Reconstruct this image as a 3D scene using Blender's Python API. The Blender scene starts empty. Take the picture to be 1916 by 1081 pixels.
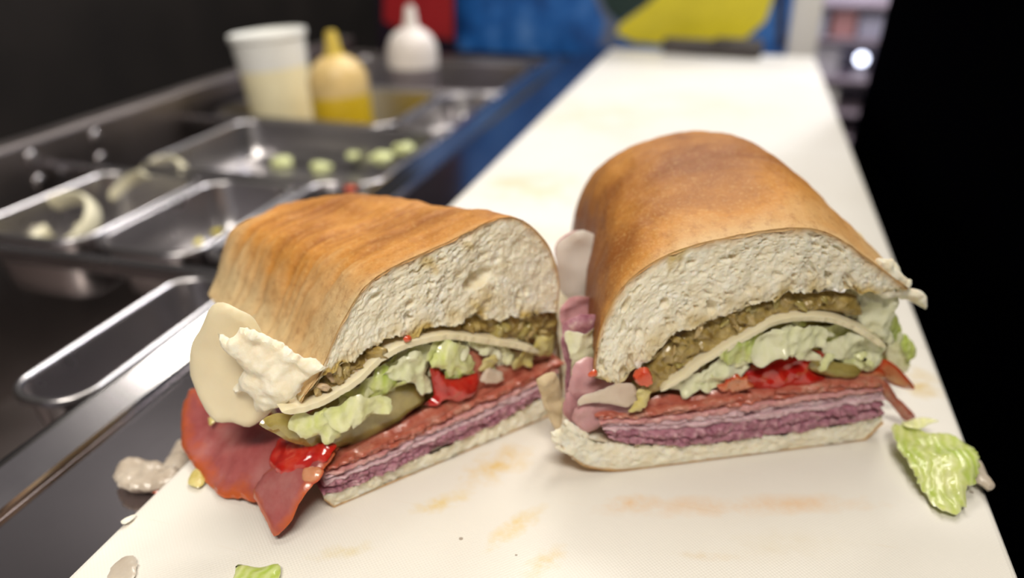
import bpy, bmesh, math, random
import numpy as np
from mathutils import Vector, Matrix, noise
from mathutils.geometry import delaunay_2d_cdt

random.seed(7); RNG = np.random.default_rng(7)
S = bpy.context.scene
COL = S.collection

# ------------------------------------------------------------------ camera
FPX = 1500.0                                   # focal length in pixels of a 1916 x 1081 frame
PITCH, YAW = math.radians(25.4389), math.radians(15.3830)
CAM = np.array([0.03516784, 0.0, 0.16403557])
cy, sy, cp, sp = math.cos(YAW), math.sin(YAW), math.cos(PITCH), math.sin(PITCH)
AX_R = np.array([cy, sy, 0.0]); AX_U = np.array([-sy*sp, cy*sp, cp]); AX_F = np.array([-sy*cp, cy*cp, -sp])
cd = bpy.data.cameras.new('camera'); cam = bpy.data.objects.new('camera', cd); COL.objects.link(cam)
cd.sensor_width = 36.0; cd.lens = FPX/1916*36; cd.clip_start = .01
cam.matrix_world = Matrix(((AX_R[0], AX_U[0], -AX_F[0], CAM[0]), (AX_R[1], AX_U[1], -AX_F[1], CAM[1]), (AX_R[2], AX_U[2], -AX_F[2], CAM[2]), (0, 0, 0, 1)))
cd.dof.use_dof = True; cd.dof.focus_distance = .213; cd.dof.aperture_fstop = 5.8
S.camera = cam

# ------------------------------------------------------------------ world, lights, exposure
S.view_settings.view_transform = 'Standard'; S.view_settings.look = 'None'
S.view_settings.gamma = 1.0; S.view_settings.use_curve_mapping = False; S.view_settings.exposure = 0.0
wd = bpy.data.worlds.new('world'); S.world = wd; wd.use_nodes = True
wd.node_tree.nodes['Background'].inputs[0].default_value = (.62, .56, .60, 1)
wd.node_tree.nodes['Background'].inputs[1].default_value = .24
def area(name, loc, aim, sx, sy_, power, col):
    l = bpy.data.lights.new(name, 'AREA'); l.shape = 'RECTANGLE'; l.size = sx; l.size_y = sy_; l.energy = power; l.color = col
    o = bpy.data.objects.new(name, l); COL.objects.link(o); o.location = loc
    o.rotation_euler = (Vector(aim)-Vector(loc)).to_track_quat('-Z', 'Y').to_euler(); return o
WARM = (1.0, .935, .83)
area('ceiling_tube_or_fill_light', (.10, .75, 1.55), (.05, .35, 0), .30, 1.2, 13, WARM)
area('ceiling_tube_or_fill_light', (-.35, 1.75, 1.55), (-.1, .3, 0), 1.0, .22, 16, (1, .95, .88))
area('ceiling_tube_or_fill_light', (.25, -.75, 1.5), (.0, .25, 0), .9, .25, 30, WARM)
area('ceiling_tube_or_fill_light', (.75, 1.7, 1.5), (.7, 2.1, 0), .25, .6, 30, (.9, .92, 1))  # fill lamp added to brighten the far shelf, not a known fixture

# ------------------------------------------------------------------ helpers
def ray(u, v): return (u-958)/FPX*AX_R + (540.5-v)/FPX*AX_U + AX_F
def hit(u, v, o, n):
    r = ray(u, v); return CAM + r*(((o-CAM)@n)/(r@n))
def at_z(u, v, z): return hit(u, v, np.array([0, 0, z]), np.array([0, 0, 1.]))
def at_y(u, v, y): return hit(u, v, np.array([0, y, 0]), np.array([0, 1., 0]))
def at_x(u, v, x): return hit(u, v, np.array([x, 0, 0]), np.array([1., 0, 0]))

class Plane:                                    # a real plane in the place with 2D axes e1, e2 and normal n
    def __init__(s, o, e1, e2, n): s.o, s.e1, s.e2, s.n = o, e1, e2, n
    @staticmethod
    def three(p, q, r):
        e1 = (q-p)/np.linalg.norm(q-p); n = np.cross(e1, r-p); n /= np.linalg.norm(n)
        if n@(CAM-p) < 0: n = -n
        return Plane(p, e1, np.cross(n, e1), n)
    def un(s, u, v):
        p = hit(u, v, s.o, s.n)-s.o; return np.array([p@s.e1, p@s.e2])
    def w(s, a, b, h=0): return s.o + s.e1*a + s.e2*b + s.n*h
    def back(s, d): return Plane(s.o-s.n*d, s.e1, s.e2, s.n)
ZUP = np.array([0, 0, 1.])
def face_plane(p, q):
    o = at_z(*p, 0); e = at_z(*q, 0)-o; a = e/np.linalg.norm(e); return Plane(o, a, ZUP, np.array([a[1], -a[0], 0.]))

def nz(p, sc, off=0.0): return noise.noise(Vector((p[0]*sc+off, p[1]*sc-off*.7, p[2]*sc+off*.3)))
def fbm(p, sc, off=0.0, oct=3):
    return noise.fractal(Vector((p[0]*sc+off, p[1]*sc-off*.7, p[2]*sc+off*.3)), 1.0, 2.0, oct)

def tag(o, label, cat=None, group=None, kind=None):
    if label: o['label'] = label
    if cat: o['category'] = cat
    if group: o['group'] = group
    if kind: o['kind'] = kind
    return o
def empty(name, loc, label, cat, group=None):
    o = bpy.data.objects.new(name, None); COL.objects.link(o); o.location = loc; o.empty_display_size = .01
    return tag(o, label, cat, group)
def mesh(name, V, Fc, mat, parent=None, smooth=True, attrs=None, sharp=None):
    me = bpy.data.meshes.new(name); me.from_pydata([tuple(v) for v in V], [], [tuple(f) for f in Fc])
    bm = bmesh.new(); bm.from_mesh(me); bmesh.ops.recalc_face_normals(bm, faces=bm.faces); bm.to_mesh(me); bm.free()
    if smooth: me.polygons.foreach_set('use_smooth', [True]*len(me.polygons))
    if sharp: me.set_sharp_from_angle(angle=sharp)
    for k, vals in (attrs or {}).items():
        at = me.attributes.new(k, 'FLOAT', 'POINT'); at.data.foreach_set('value', np.asarray(vals, dtype=np.float32))
    if isinstance(mat, (list, tuple)):
        for m in mat: me.materials.append(m)
    else: me.materials.append(mat)
    o = bpy.data.objects.new(name, me); COL.objects.link(o)
    if parent is not None:
        o.parent = parent
        L = root_off(parent); me.transform(Matrix.Translation(-Vector(L)))
    return o
def root_off(p):
    v = Vector((0, 0, 0))
    while p is not None: v = v+p.location; p = p.parent
    return v
def obj_bm(name, bm, mat, parent=None, smooth=False):
    me = bpy.data.meshes.new(name); bmesh.ops.recalc_face_normals(bm, faces=bm.faces); bm.to_mesh(me); bm.free()
    if smooth: me.polygons.foreach_set('use_smooth', [True]*len(me.polygons))
    me.materials.append(mat); o = bpy.data.objects.new(name, me); COL.objects.link(o)
    if parent is not None:
        o.parent = parent; me.transform(Matrix.Translation(-root_off(parent)))
    return o
def box(name, a, b, mat, parent=None, bev=.002, seg=2):
    bm = bmesh.new(); bmesh.ops.create_cube(bm, size=1)
    for v in bm.verts: v.co = Vector([(a[i]+b[i])/2+v.co[i]*(b[i]-a[i]) for i in range(3)])
    if bev: bmesh.ops.bevel(bm, geom=bm.edges[:], offset=bev, segments=seg, profile=.5, affect='EDGES')
    return obj_bm(name, bm, mat, parent, smooth=False)
def smooth_line(pts, n, closed=False):
    P = np.array(pts, float)
    Q = np.vstack([P[-1], P, P[0], P[1]]) if closed else np.vstack([2*P[0]-P[1], P, 2*P[-1]-P[-2]])
    out = []
    for i in range(1, len(Q)-2):
        a, b, c, d = Q[i-1], Q[i], Q[i+1], Q[i+2]
        for t in np.linspace(0, 1, 14, endpoint=False):
            out.append(.5*((2*b)+(-a+c)*t+(2*a-5*b+4*c-d)*t*t+(-a+3*b-3*c+d)*t**3))
    out.append(P[0] if closed else P[-1]); out = np.array(out)
    s = np.r_[0, np.cumsum(np.linalg.norm(np.diff(out, axis=0), axis=1))]
    u = np.linspace(0, s[-1], n+1)[:-1] if closed else np.linspace(0, s[-1], n)
    return np.stack([np.interp(u, s, out[:, k]) for k in range(out.shape[1])], axis=1)
def grid_faces(nu, nv, off=0, close_u=False):
    f = []
    for i in range(nu if close_u else nu-1):
        i2 = (i+1) % nu
        for j in range(nv-1):
            f.append((off+i*nv+j, off+i2*nv+j, off+i2*nv+j+1, off+i*nv+j+1))
    return f
def inside(P, poly):
    x, y = P[:, 0], P[:, 1]; r = np.zeros(len(P), bool); A = poly; B = np.roll(poly, -1, axis=0)
    for (x1, y1), (x2, y2) in zip(A, B):
        c = ((y1 > y) != (y2 > y)) & (x < (x2-x1)*(y-y1)/(y2-y1+1e-15)+x1); r ^= c
    return r
def edge_dist(P, poly):
    A = poly; B = np.roll(poly, -1, axis=0); D = B-A; out = np.full(len(P), 1e9)
    for a, d in zip(A, D):
        t = np.clip(((P-a)@d)/(d@d+1e-18), 0, 1); out = np.minimum(out, np.linalg.norm(P-(a+t[:, None]*d), axis=1))
    return out

def piece(name, px, plane, mat, parent=None, th=.0015, step=.0016, jag=.0, warp=.0015, wsc=90, fine=.0, fsc=500, bulge=0.0, edge=None, h0=0.0, tilt=(0, 0), fold=0.0, label=None, outline2d=None, zmin=.0002):
    """a thin solid of food: closed outline on a real plane, rounded rim, two sides, own crumple"""
    if h0: plane = plane.back(-h0); h0 = 0.0
    P = np.array([plane.un(*p) for p in px]) if outline2d is None else np.array(outline2d, float)
    per = np.linalg.norm(np.diff(np.vstack([P, P[:1]]), axis=0), axis=1).sum()
    n = max(14, int(per/step)); O = smooth_line(P, n, True); seed = random.uniform(0, 50)
    if jag:
        c = O.mean(axis=0); d = O-c; d /= np.linalg.norm(d, axis=1)[:, None]+1e-9
        O = O + d*np.array([[jag*(fbm((q[0], q[1], 0), 260, seed)+.6*fbm((q[0], q[1], 0), 700, seed))] for q in O])
    lo, hi = O.min(axis=0), O.max(axis=0)
    gx, gy = np.meshgrid(np.arange(lo[0], hi[0], step), np.arange(lo[1], hi[1], step*.866)); gx[1::2] += step/2
    G = np.c_[gx.ravel(), gy.ravel()]; G = G[inside(G, O)]
    if len(G): G = G[edge_dist(G, O) > step*.55]
    pts = [Vector(p) for p in O]+[Vector(p) for p in G]
    vs, es, fs, *_ = delaunay_2d_cdt(pts, [(i, (i+1) % n) for i in range(n)], [], 1, 1e-9)
    V2 = np.array([tuple(v) for v in vs]); fs = [f for f in fs]
    cen = np.array([V2[list(f)].mean(axis=0) for f in fs]); ok = inside(cen, O); fs = [tuple(f) for f, k in zip(fs, ok) if k]
    d = edge_dist(V2, O); e = edge or th*.7; r = np.clip(d/e, 0, 1); half = th/2*np.sqrt(np.clip(1-(1-r)**2, 0, 1))
    isb = d < 1e-7
    size = max(hi-lo); c = (lo+hi)/2; mid = np.zeros(len(V2))
    for i, (x, y) in enumerate(V2):
        m = h0 + warp*fbm((x, y, 0), wsc, seed) + tilt[0]*(x-c[0])+tilt[1]*(y-c[1])
        if fold: m += fold*math.sin((x-c[0])/size*7+seed+2*noise.noise(Vector((x*60, y*60, seed))))
        m += bulge*(1-((x-c[0])**2+(y-c[1])**2)/(size*size*.25))
        mid[i] = m
    fn = np.array([fine*fbm((x, y, .3), fsc, seed, 4) for x, y in V2]) if fine else np.zeros(len(V2))
    top = [plane.w(x, y, mid[i]+half[i]+fn[i]*r[i]) for i, (x, y) in enumerate(V2)]
    idx = {}; V = list(top); A = list(np.clip(d/(size*.25+1e-9), 0, 1)); Fc = list(fs)
    for i, (x, y) in enumerate(V2):
        if isb[i]: idx[i] = i
        else: idx[i] = len(V); V.append(plane.w(x, y, mid[i]-half[i]+fn[i]*r[i])); A.append(A[i])
    Fc += [tuple(idx[k] for k in reversed(f)) for f in fs]
    for p in V: p[2] = max(p[2], zmin+(.0003 if p[2] < zmin else 0)*abs(nz(p, 200)))
    o = mesh(name, V, Fc, mat, parent, True, {'inner': A}, sharp=.75)
    if label: o['label'] = label
    return o

# ------------------------------------------------------------------ materials
def newmat(name):
    m = bpy.data.materials.new(name); m.use_nodes = True; nt = m.node_tree; b = nt.nodes['Principled BSDF']; return m, nt, b
def N(nt, t, **kw):
    n = nt.nodes.new(t)
    for k, v in kw.items():
        if hasattr(n, k): setattr(n, k, v)
        else: n.inputs[k.replace('_', ' ')].default_value = v
    return n
def noise_tex(nt, scale, detail=4, rough=.55, vec=None, dist=0):
    n = nt.nodes.new('ShaderNodeTexNoise'); n.inputs['Scale'].default_value = scale; n.inputs['Detail'].default_value = detail
    n.inputs['Roughness'].default_value = rough; n.inputs['Distortion'].default_value = dist
    if vec: nt.links.new(vec, n.inputs['Vector'])
    return n.outputs['Fac']
def ramp(nt, fac, stops):
    r = nt.nodes.new('ShaderNodeValToRGB'); nt.links.new(fac, r.inputs[0]); e = r.color_ramp.elements
    while len(e) < len(stops): e.new(.5)
    for el, (p, c) in zip(e, stops): el.position = p; el.color = (*c, 1)
    return r.outputs[0]
def mix(nt, fac, a, b, mode='MIX'):
    m = nt.nodes.new('ShaderNodeMix'); m.data_type = 'RGBA'; m.blend_type = mode
    if isinstance(fac, (int, float)): m.inputs[0].default_value = fac
    else: nt.links.new(fac, m.inputs[0])
    for k, c in ((6, a), (7, b)):
        if isinstance(c, tuple): m.inputs[k].default_value = (*c, 1)
        else: nt.links.new(c, m.inputs[k])
    return m.outputs[2]
def math_n(nt, op, a, b=None, clamp=False):
    m = nt.nodes.new('ShaderNodeMath'); m.operation = op; m.use_clamp = clamp
    for k, c in enumerate((a, b)):
        if c is None: continue
        if isinstance(c, (int, float)): m.inputs[k].default_value = c
        else: nt.links.new(c, m.inputs[k])
    return m.outputs[0]
def coords(nt): return nt.nodes.new('ShaderNodeTexCoord').outputs['Object']
def attr(nt, name):
    a = nt.nodes.new('ShaderNodeAttribute'); a.attribute_name = name; return a.outputs['Fac']
def bump(nt, b, h, strength, dist):
    n = nt.nodes.new('ShaderNodeBump'); n.inputs['Strength'].default_value = strength; n.inputs['Distance'].default_value = dist
    nt.links.new(h, n.inputs['Height']); nt.links.new(n.outputs[0], b.inputs['Normal'])
def setp(b, **kw):
    for k, v in kw.items(): b.inputs[k.replace('_', ' ')].default_value = v
def sss(b, w, rad, scale):
    setp(b, Subsurface_Weight=w, Subsurface_Scale=scale); b.inputs['Subsurface Radius'].default_value = rad
def food(name, stops, scale=120, rough=.35, spec=.5, sw=.25, rad=(1, .6, .4), ss=.002, bstr=.3, bsc=500, bdist=.0006, coat=0, edge=None, detail=4):
    m, nt, b = newmat(name); co = coords(nt)
    c = ramp(nt, noise_tex(nt, scale, detail, .6, co), stops)
    if edge:                                                    # rim colour, by distance to the slice's edge
        f = ramp(nt, math_n(nt, 'ADD', attr(nt, 'inner'), math_n(nt, 'MULTIPLY', math_n(nt, 'SUBTRACT', noise_tex(nt, 140, 3, .6, co), .5), .7)), [(edge[1], (1, 1, 1)), (edge[2], (0, 0, 0))])
        c = mix(nt, f, c, edge[0])
    nt.links.new(c, b.inputs['Base Color']); setp(b, Roughness=rough, Specular_IOR_Level=spec)
    if coat: setp(b, Coat_Weight=coat, Coat_Roughness=.12)
    if sw: sss(b, sw, rad, ss)
    bump(nt, b, noise_tex(nt, bsc, 5, .65, co), bstr, bdist)
    return m
def plain(name, col, rough=.5, metal=0.0, spec=.5, nscale=0, namp=.15, **kw):
    m, nt, b = newmat(name); setp(b, Roughness=rough, Metallic=metal, Specular_IOR_Level=spec)
    co = coords(nt)
    if nscale:
        c = ramp(nt, noise_tex(nt, nscale, 4, .6, co), [(.3, tuple(x*(1-namp) for x in col)), (.7, tuple(min(1, x*(1+namp)) for x in col))]); nt.links.new(c, b.inputs['Base Color'])
    else: b.inputs['Base Color'].default_value = (*col, 1)
    for k, v in kw.items(): b.inputs[k.replace('_', ' ')].default_value = v
    return m

def crust_mat(name, dark, mid, pale):
    m, nt, b = newmat(name); co = coords(nt); t = attr(nt, 'bake')
    f = math_n(nt, 'ADD', t, math_n(nt, 'MULTIPLY', math_n(nt, 'SUBTRACT', noise_tex(nt, 38, 5, .6, co, .6), .5), .55), True)
    c = ramp(nt, f, [(0, pale), (.30, tuple(.45*a+.55*d for a, d in zip(pale, mid))), (.55, mid), (.85, dark), (1, tuple(.8*x for x in dark))])
    fine = noise_tex(nt, 900, 4, .7, co); c = mix(nt, math_n(nt, 'MULTIPLY', ramp(nt, fine, [(.52, (0, 0, 0)), (.72, (1, 1, 1))]), .45), c, (.74, .50, .20))
    fm = noise_tex(nt, 330, 4, .7, co); c = mix(nt, math_n(nt, 'MULTIPLY', ramp(nt, fm, [(.30, (1, 1, 1)), (.5, (0, 0, 0))]), .40), c, (.27, .085, .02))
    nt.links.new(c, b.inputs['Base Color']); setp(b, Roughness=.5, Specular_IOR_Level=.3); 
    h = math_n(nt, 'ADD', math_n(nt, 'MULTIPLY', noise_tex(nt, 240, 6, .7, co), .7), math_n(nt, 'MULTIPLY', fine, .5))
    bump(nt, b, h, .5, .0009); return m
M = {}
M['crust'] = crust_mat('crust_golden', (.29, .098, .020), (.57, .250, .052), (.70, .52, .28))
def crumb_mat():
    m, nt, b = newmat('crumb'); co = coords(nt)
    c = ramp(nt, noise_tex(nt, 220, 5, .6, co), [(.3, (.84, .75, .55)), (.55, (.91, .85, .69)), (.75, (.95, .91, .80))])
    c = mix(nt, attr(nt, 'rim'), c, (.56, .30, .085)); c = mix(nt, attr(nt, 'soak'), c, (.58, .42, .14))
    nt.links.new(c, b.inputs['Base Color']); setp(b, Roughness=.85, Specular_IOR_Level=.2); sss(b, .45, (1, .75, .5), .003)
    v = nt.nodes.new('ShaderNodeTexVoronoi'); v.inputs['Scale'].default_value = 620; nt.links.new(co, v.inputs['Vector'])
    h = math_n(nt, 'ADD', math_n(nt, 'MULTIPLY', v.outputs['Distance'], .8), noise_tex(nt, 900, 5, .7, co)); bump(nt, b, h, .32, .0007); return m
M['crumb'] = crumb_mat()
M['heel'] = crust_mat('crust_base', (.50, .26, .09), (.66, .42, .19), (.80, .62, .38))
M['ham'] = food('ham', [(.3, (.52, .22, .23)), (.5, (.62, .32, .31)), (.75, (.72, .45, .41))], 160, .3, .5, .3, (1, .5, .4), .002, .25, 400)
M['ham_fold_shaded'] = food('ham_fold_shaded', [(.3, (.48, .23, .25)), (.5, (.57, .31, .32)), (.75, (.66, .41, .40))], 60, .28, .5, .3, (1, .5, .4), .002, .12, 300)  # darker copy of ham, shade beside the bun put into its colour
M['pale_ham'] = food('pale_ham', [(.3, (.56, .36, .40)), (.6, (.66, .47, .50)), (.8, (.74, .58, .59))], 160, .3, .5, .3, (1, .5, .4), .002, .25, 400)
M['salami'] = food('salami', [(.30, (.29, .10, .15)), (.5, (.44, .20, .255)), (.62, (.54, .30, .34)), (.72, (.74, .55, .53))], 330, .38, .45, .25, (1, .4, .4), .0015, .6, 600, detail=6)
M['capicola'] = food('capicola', [(.28, (.28, .055, .058)), (.5, (.38, .105, .10)), (.68, (.44, .17, .16)), (.8, (.56, .30, .26))], 75, .25, .5, .25, (1, .35, .2), .002, .3, 260, coat=.4, edge=((.52, .11, .03), .0, .34))
M['capicola_edge'] = food('capicola_edge', [(.28, (.36, .070, .045)), (.5, (.50, .15, .10)), (.65, (.56, .25, .18)), (.8, (.68, .42, .33))], 170, .25, .5, .25, (1, .35, .2), .002, .4, 400, coat=.4)
M['cheese'] = food('cheese', [(.3, (.82, .72, .48)), (.7, (.88, .80, .58))], 50, .4, .4, .35, (1, .8, .4), .003, .12, 260)
M['white_cheese'] = food('white_cheese', [(.3, (.76, .66, .44)), (.7, (.83, .75, .55))], 40, .4, .4, .35, (1, .8, .5), .003, .12, 260)
def leaf(name, pale, green, lo, hi):
    m, nt, b = newmat(name); co = coords(nt)
    c = ramp(nt, noise_tex(nt, 45, 4, .6, co, .8), [(lo, pale), (hi, green)])
    w = nt.nodes.new('ShaderNodeTexWave'); w.inputs['Scale'].default_value = 110; w.inputs['Distortion'].default_value = 9; w.inputs['Detail'].default_value = 3; nt.links.new(co, w.inputs['Vector'])
    c = mix(nt, math_n(nt, 'MULTIPLY', w.outputs['Fac'], .28), c, (.92, .92, .64))
    nt.links.new(c, b.inputs['Base Color']); setp(b, Roughness=.19, Specular_IOR_Level=.5); sss(b, .5, (1, 1, .7), .003)
    bump(nt, b, math_n(nt, 'ADD', math_n(nt, 'MULTIPLY', w.outputs['Fac'], .5), noise_tex(nt, 160, 4, .6, co)), .28, .0010); return m
M['lettuce_white'] = leaf('lettuce_white', (.92, .91, .62), (.76, .82, .34), .35, .9)
M['lettuce_pale'] = leaf('lettuce_pale', (.92, .91, .50), (.60, .72, .12), .35, .75)
M['lettuce_green'] = leaf('lettuce_green', (.68, .71, .28), (.36, .51, .05), .32, .70)
M['onion'] = food('onion', [(.3, (.47, .39, .31)), (.7, (.60, .53, .44))], 90, .2, .5, .4, (1, .9, .7), .004, .2, 200)
M['ring_onion'] = food('ring_onion', [(.3, (.66, .61, .42)), (.7, (.78, .74, .56))], 60, .3, .5, 0)
M['tan_bit'] = food('tan_bit', [(.3, (.50, .34, .19)), (.7, (.64, .48, .31))], 160, .2, .6, .35, (1, .7, .4), .002, .4, 300, coat=.4)
M['onion_skin'] = food('onion_skin', [(.3, (.62, .48, .38)), (.7, (.74, .62, .50))], 70, .2, .5, .5, (1, .8, .6), .003, .15, 200)
M['grey_cheese'] = food('grey_cheese', [(.3, (.66, .61, .55)), (.7, (.74, .70, .64))], 40, .4, .4, .3, (1, .8, .6), .003, .12, 260)
M['relish'] = food('relish', [(.25, (.18, .11, .03)), (.45, (.34, .235, .065)), (.62, (.48, .36, .13)), (.8, (.60, .49, .25))], 260, .18, .6, .3, (1, .7, .2), .002, .8, 420, coat=.5)
M['relish_light'] = food('relish_light', [(.3, (.40, .28, .10)), (.7, (.56, .43, .20))], 200, .18, .6, .35, (1, .7, .3), .002, .6, 380, coat=.5)
M['pickle'] = food('pickle', [(.3, (.26, .20, .05)), (.6, (.42, .34, .11)), (.8, (.52, .44, .2))], 90, .15, .6, .4, (1, .8, .2), .004, .4, 220, coat=.6)
M['tomato'] = food('tomato', [(.3, (.34, .008, .006)), (.55, (.52, .018, .011)), (.8, (.58, .07, .035))], 160, .12, .6, .15, (1, .2, .1), .003, .5, 200, coat=.6)
M['tomato_flesh'] = food('tomato_flesh', [(.3, (.55, .16, .06)), (.7, (.66, .32, .18))], 120, .15, .6, .4, (1, .4, .2), .003, .4, 260, coat=.5, edge=((.50, .06, .015), .05, .35))
M['red_pepper'] = food('red_pepper', [(.3, (.60, .06, .02)), (.7, (.72, .15, .06))], 150, .2, .6, .35, (1, .3, .1), .002, .3, 300, coat=.5)
M['yellow_bit'] = food('yellow_bit', [(.3, (.60, .48, .12)), (.7, (.74, .64, .30))], 150, .2, .6, .4, (1, .8, .3), .003, .4, 300, coat=.4)
M['bread_skin'] = food('bread_skin', [(.3, (.58, .44, .26)), (.7, (.74, .62, .42))], 120, .7, .3, .25, (1, .7, .4), .002, .5, 400)
def steel(name, col, rough, br=.25):
    m, nt, b = newmat(name); co = coords(nt); setp(b, Metallic=1.0)
    mp = nt.nodes.new('ShaderNodeMapping'); mp.inputs['Scale'].default_value = (260, 8, 60); nt.links.new(co, mp.inputs[0])
    n1 = noise_tex(nt, 1.0, 4, .6, mp.outputs[0]); n2 = noise_tex(nt, 14, 5, .6, co)
    nt.links.new(ramp(nt, n2, [(.3, tuple(x*.85 for x in col)), (.7, col)]), b.inputs['Base Color'])
    r = nt.nodes.new('ShaderNodeMapRange'); nt.links.new(n2, r.inputs[0]); r.inputs[3].default_value = rough*.8; r.inputs[4].default_value = rough*1.25; nt.links.new(r.outputs[0], b.inputs['Roughness'])
    bump(nt, b, n1, br, .0002); return m
M['steel'] = steel('brushed_steel', (.42, .40, .41), .26)
M['pan_steel'] = steel('pan_steel', (.52, .50, .51), .28, .08)
M['rail_steel'] = steel('rail_steel', (.52, .50, .50), .13, .1)
M['deck_steel'] = steel('deck_steel', (.50, .46, .49), .15, .12)
M['dark_steel'] = steel('dark_steel', (.33, .29, .28), .40)

# ------------------------------------------------------------------ cutting board
def board_mat():
    m, nt, b = newmat('board_plastic'); co = coords(nt)
    c = ramp(nt, noise_tex(nt, 9, 4, .6, co), [(.3, (.79, .755, .685)), (.7, (.84, .815, .76))])
    sep = nt.nodes.new('ShaderNodeSeparateXYZ'); nt.links.new(co, sep.inputs[0])
    def stain(px, rx, ry, ang, col, k, nsc=60, lo=.15, hi=.8):
        p = at_z(*px, 0)
        mp = nt.nodes.new('ShaderNodeMapping'); mp.vector_type = 'TEXTURE'; mp.inputs['Location'].default_value = (p[0], p[1], 0); mp.inputs['Rotation'].default_value = (0, 0, math.radians(ang)); mp.inputs['Scale'].default_value = (rx, ry, 1)
        nt.links.new(co, mp.inputs[0]); g = nt.nodes.new('ShaderNodeTexGradient'); g.gradient_type = 'SPHERICAL'; nt.links.new(mp.outputs[0], g.inputs[0])
        f = math_n(nt, 'MULTIPLY', g.outputs['Fac'], math_n(nt, 'ADD', math_n(nt, 'MULTIPLY', noise_tex(nt, nsc, 5, .65, co), 2.4), -.6))
        f = ramp(nt, f, [(lo, (0, 0, 0)), (hi, (1, 1, 1))])
        return math_n(nt, 'MULTIPLY', f, k), col
    ST = [((930, 870), .022, .012, 60, (.78, .52, .12), .75, 130), ((965, 985), .018, .006, 62, (.78, .56, .16), .7, 200), ((830, 940), .016, .006, 40, (.78, .58, .2), .7, 200), ((640, 1030), .014, .005, 30, (.72, .60, .3), .6, 200),
          ((1020, 1050), .012, .006, 60, (.78, .56, .2), .6, 200), ((1180, 940), .016, .006, 20, (.80, .50, .22), .8, 90), ((1400, 945), .065, .0075, 18, (.80, .53, .30), .75, 70),
          ((1720, 715), .013, .017, 10, (.66, .45, .09), .95, 110), ((1320, 1040), .014, .003, 10, (.74, .60, .4), .5, 200), ((1000, 350), .06, .06, 20, (.78, .62, .26), .55, 60), ((1100, 215), .10, .12, 30, (.78, .66, .34), .5, 30),
          ((960, 340), .02, .02, 0, (.70, .52, .2), .7, 140), ((1300, 200), .12, .10, 0, (.70, .63, .42), .45, 26), ((1010, 440), .03, .03, 0, (.80, .66, .3), .6, 60), ((1460, 1020), .03, .01, 20, (.74, .66, .5), .4, 120)]
    for a in ST:
        f, col = stain(*a); c = mix(nt, f, c, col)
    # knife scratches
    mp = nt.nodes.new('ShaderNodeMapping'); mp.inputs['Rotation'].default_value = (0, 0, .5); mp.inputs['Scale'].default_value = (18, 420, 1); nt.links.new(co, mp.inputs[0])
    sc = noise_tex(nt, 1, 3, .6, mp.outputs[0], .3)
    mp2 = nt.nodes.new('ShaderNodeMapping'); mp2.inputs['Rotation'].default_value = (0, 0, -.35); mp2.inputs['Scale'].default_value = (14, 380, 1); nt.links.new(co, mp2.inputs[0])
    sc2 = noise_tex(nt, 1, 3, .6, mp2.outputs[0], .3)
    sm = math_n(nt, 'ADD', ramp(nt, sc, [(.66, (0, 0, 0)), (.72, (1, 1, 1))]), ramp(nt, sc2, [(.68, (0, 0, 0)), (.74, (1, 1, 1))]), True)
    c = mix(nt, math_n(nt, 'MULTIPLY', sm, .16), c, (.70, .55, .34))
    sp_ = nt.nodes.new('ShaderNodeTexVoronoi'); sp_.inputs['Scale'].default_value = 75; nt.links.new(co, sp_.inputs['Vector'])
    spm = math_n(nt, 'MULTIPLY', math_n(nt, 'LESS_THAN', sp_.outputs['Distance'], .05), math_n(nt, 'GREATER_THAN', noise_tex(nt, 11, 2, .5, co), .5))
    c = mix(nt, math_n(nt, 'MULTIPLY', spm, .7), c, (.20, .13, .08))
    nt.links.new(c, b.inputs['Base Color']); setp(b, Roughness=.38, Specular_IOR_Level=.45)
    wx = math_n(nt, 'SINE', math_n(nt, 'MULTIPLY', sep.outputs[0], 5200)); wy = math_n(nt, 'SINE', math_n(nt, 'MULTIPLY', sep.outputs[1], 5200))
    h = math_n(nt, 'SUBTRACT', math_n(nt, 'ADD', math_n(nt, 'MULTIPLY', wx, wy), math_n(nt, 'MULTIPLY', noise_tex(nt, 260, 4, .6, co), 1.6)), math_n(nt, 'MULTIPLY', sm, 1.5))
    bump(nt, b, h, .16, .0003); return m
M['board'] = board_mat()
bd = box('cutting_board', (-.125, -.25, -.0125), (.125, 1.062, 0), M['board'], None, .0022, 3)
tag(bd, 'long white plastic cutting board with yellow stains under the two sandwich halves', 'cutting board')

# ------------------------------------------------------------------ prep counter
ctr = empty('prep_counter', (0, .3, -.6), 'stainless steel sandwich prep counter with open pan well beside the white board', 'counter')
box('deck', (-.176, -.3, -.020), (.128, 1.10, -.0125), M['deck_steel'], ctr, .001)
box('cabinet_body', (-.172, -.3, -.60), (.122, 1.10, -.0202), M['dark_steel'], ctr, .001)
def rail_mesh():                                # sloping strip with a rolled inner lip, runs along the well
    prof = [(-.1752, -.0128), (-.1752, -.0105), (-.1760, -.0096), (-.1870, -.0049), (-.1885, -.0046), (-.1905, -.0050), (-.1925, -.0065), (-.1955, -.012), (-.1960, -.030), (-.1945, -.030), (-.1930, -.0135)]
    ys = np.linspace(-.3, 1.02, 40); V = [(x, y, z) for x, z in prof for y in ys]
    return V, grid_faces(len(prof), len(ys), 0, True)
V, Fc = rail_mesh(); r = mesh('rail', V, Fc, M['rail_steel'], ctr, False); r['label'] = 'sloping polished steel strip edging the well'
box('well_floor', (-.475, -.3, -.60), (-.1962, 1.02, -.17), M['dark_steel'], ctr, .001)
box('well_back', (-.487, -.3, -.60), (-.465, 1.02, .0075), M['dark_steel'], ctr, .003)
box('well_end', (-.465, 1.0, -.17), (-.1962, 1.02, -.010), M['dark_steel'], ctr, .001)
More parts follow.
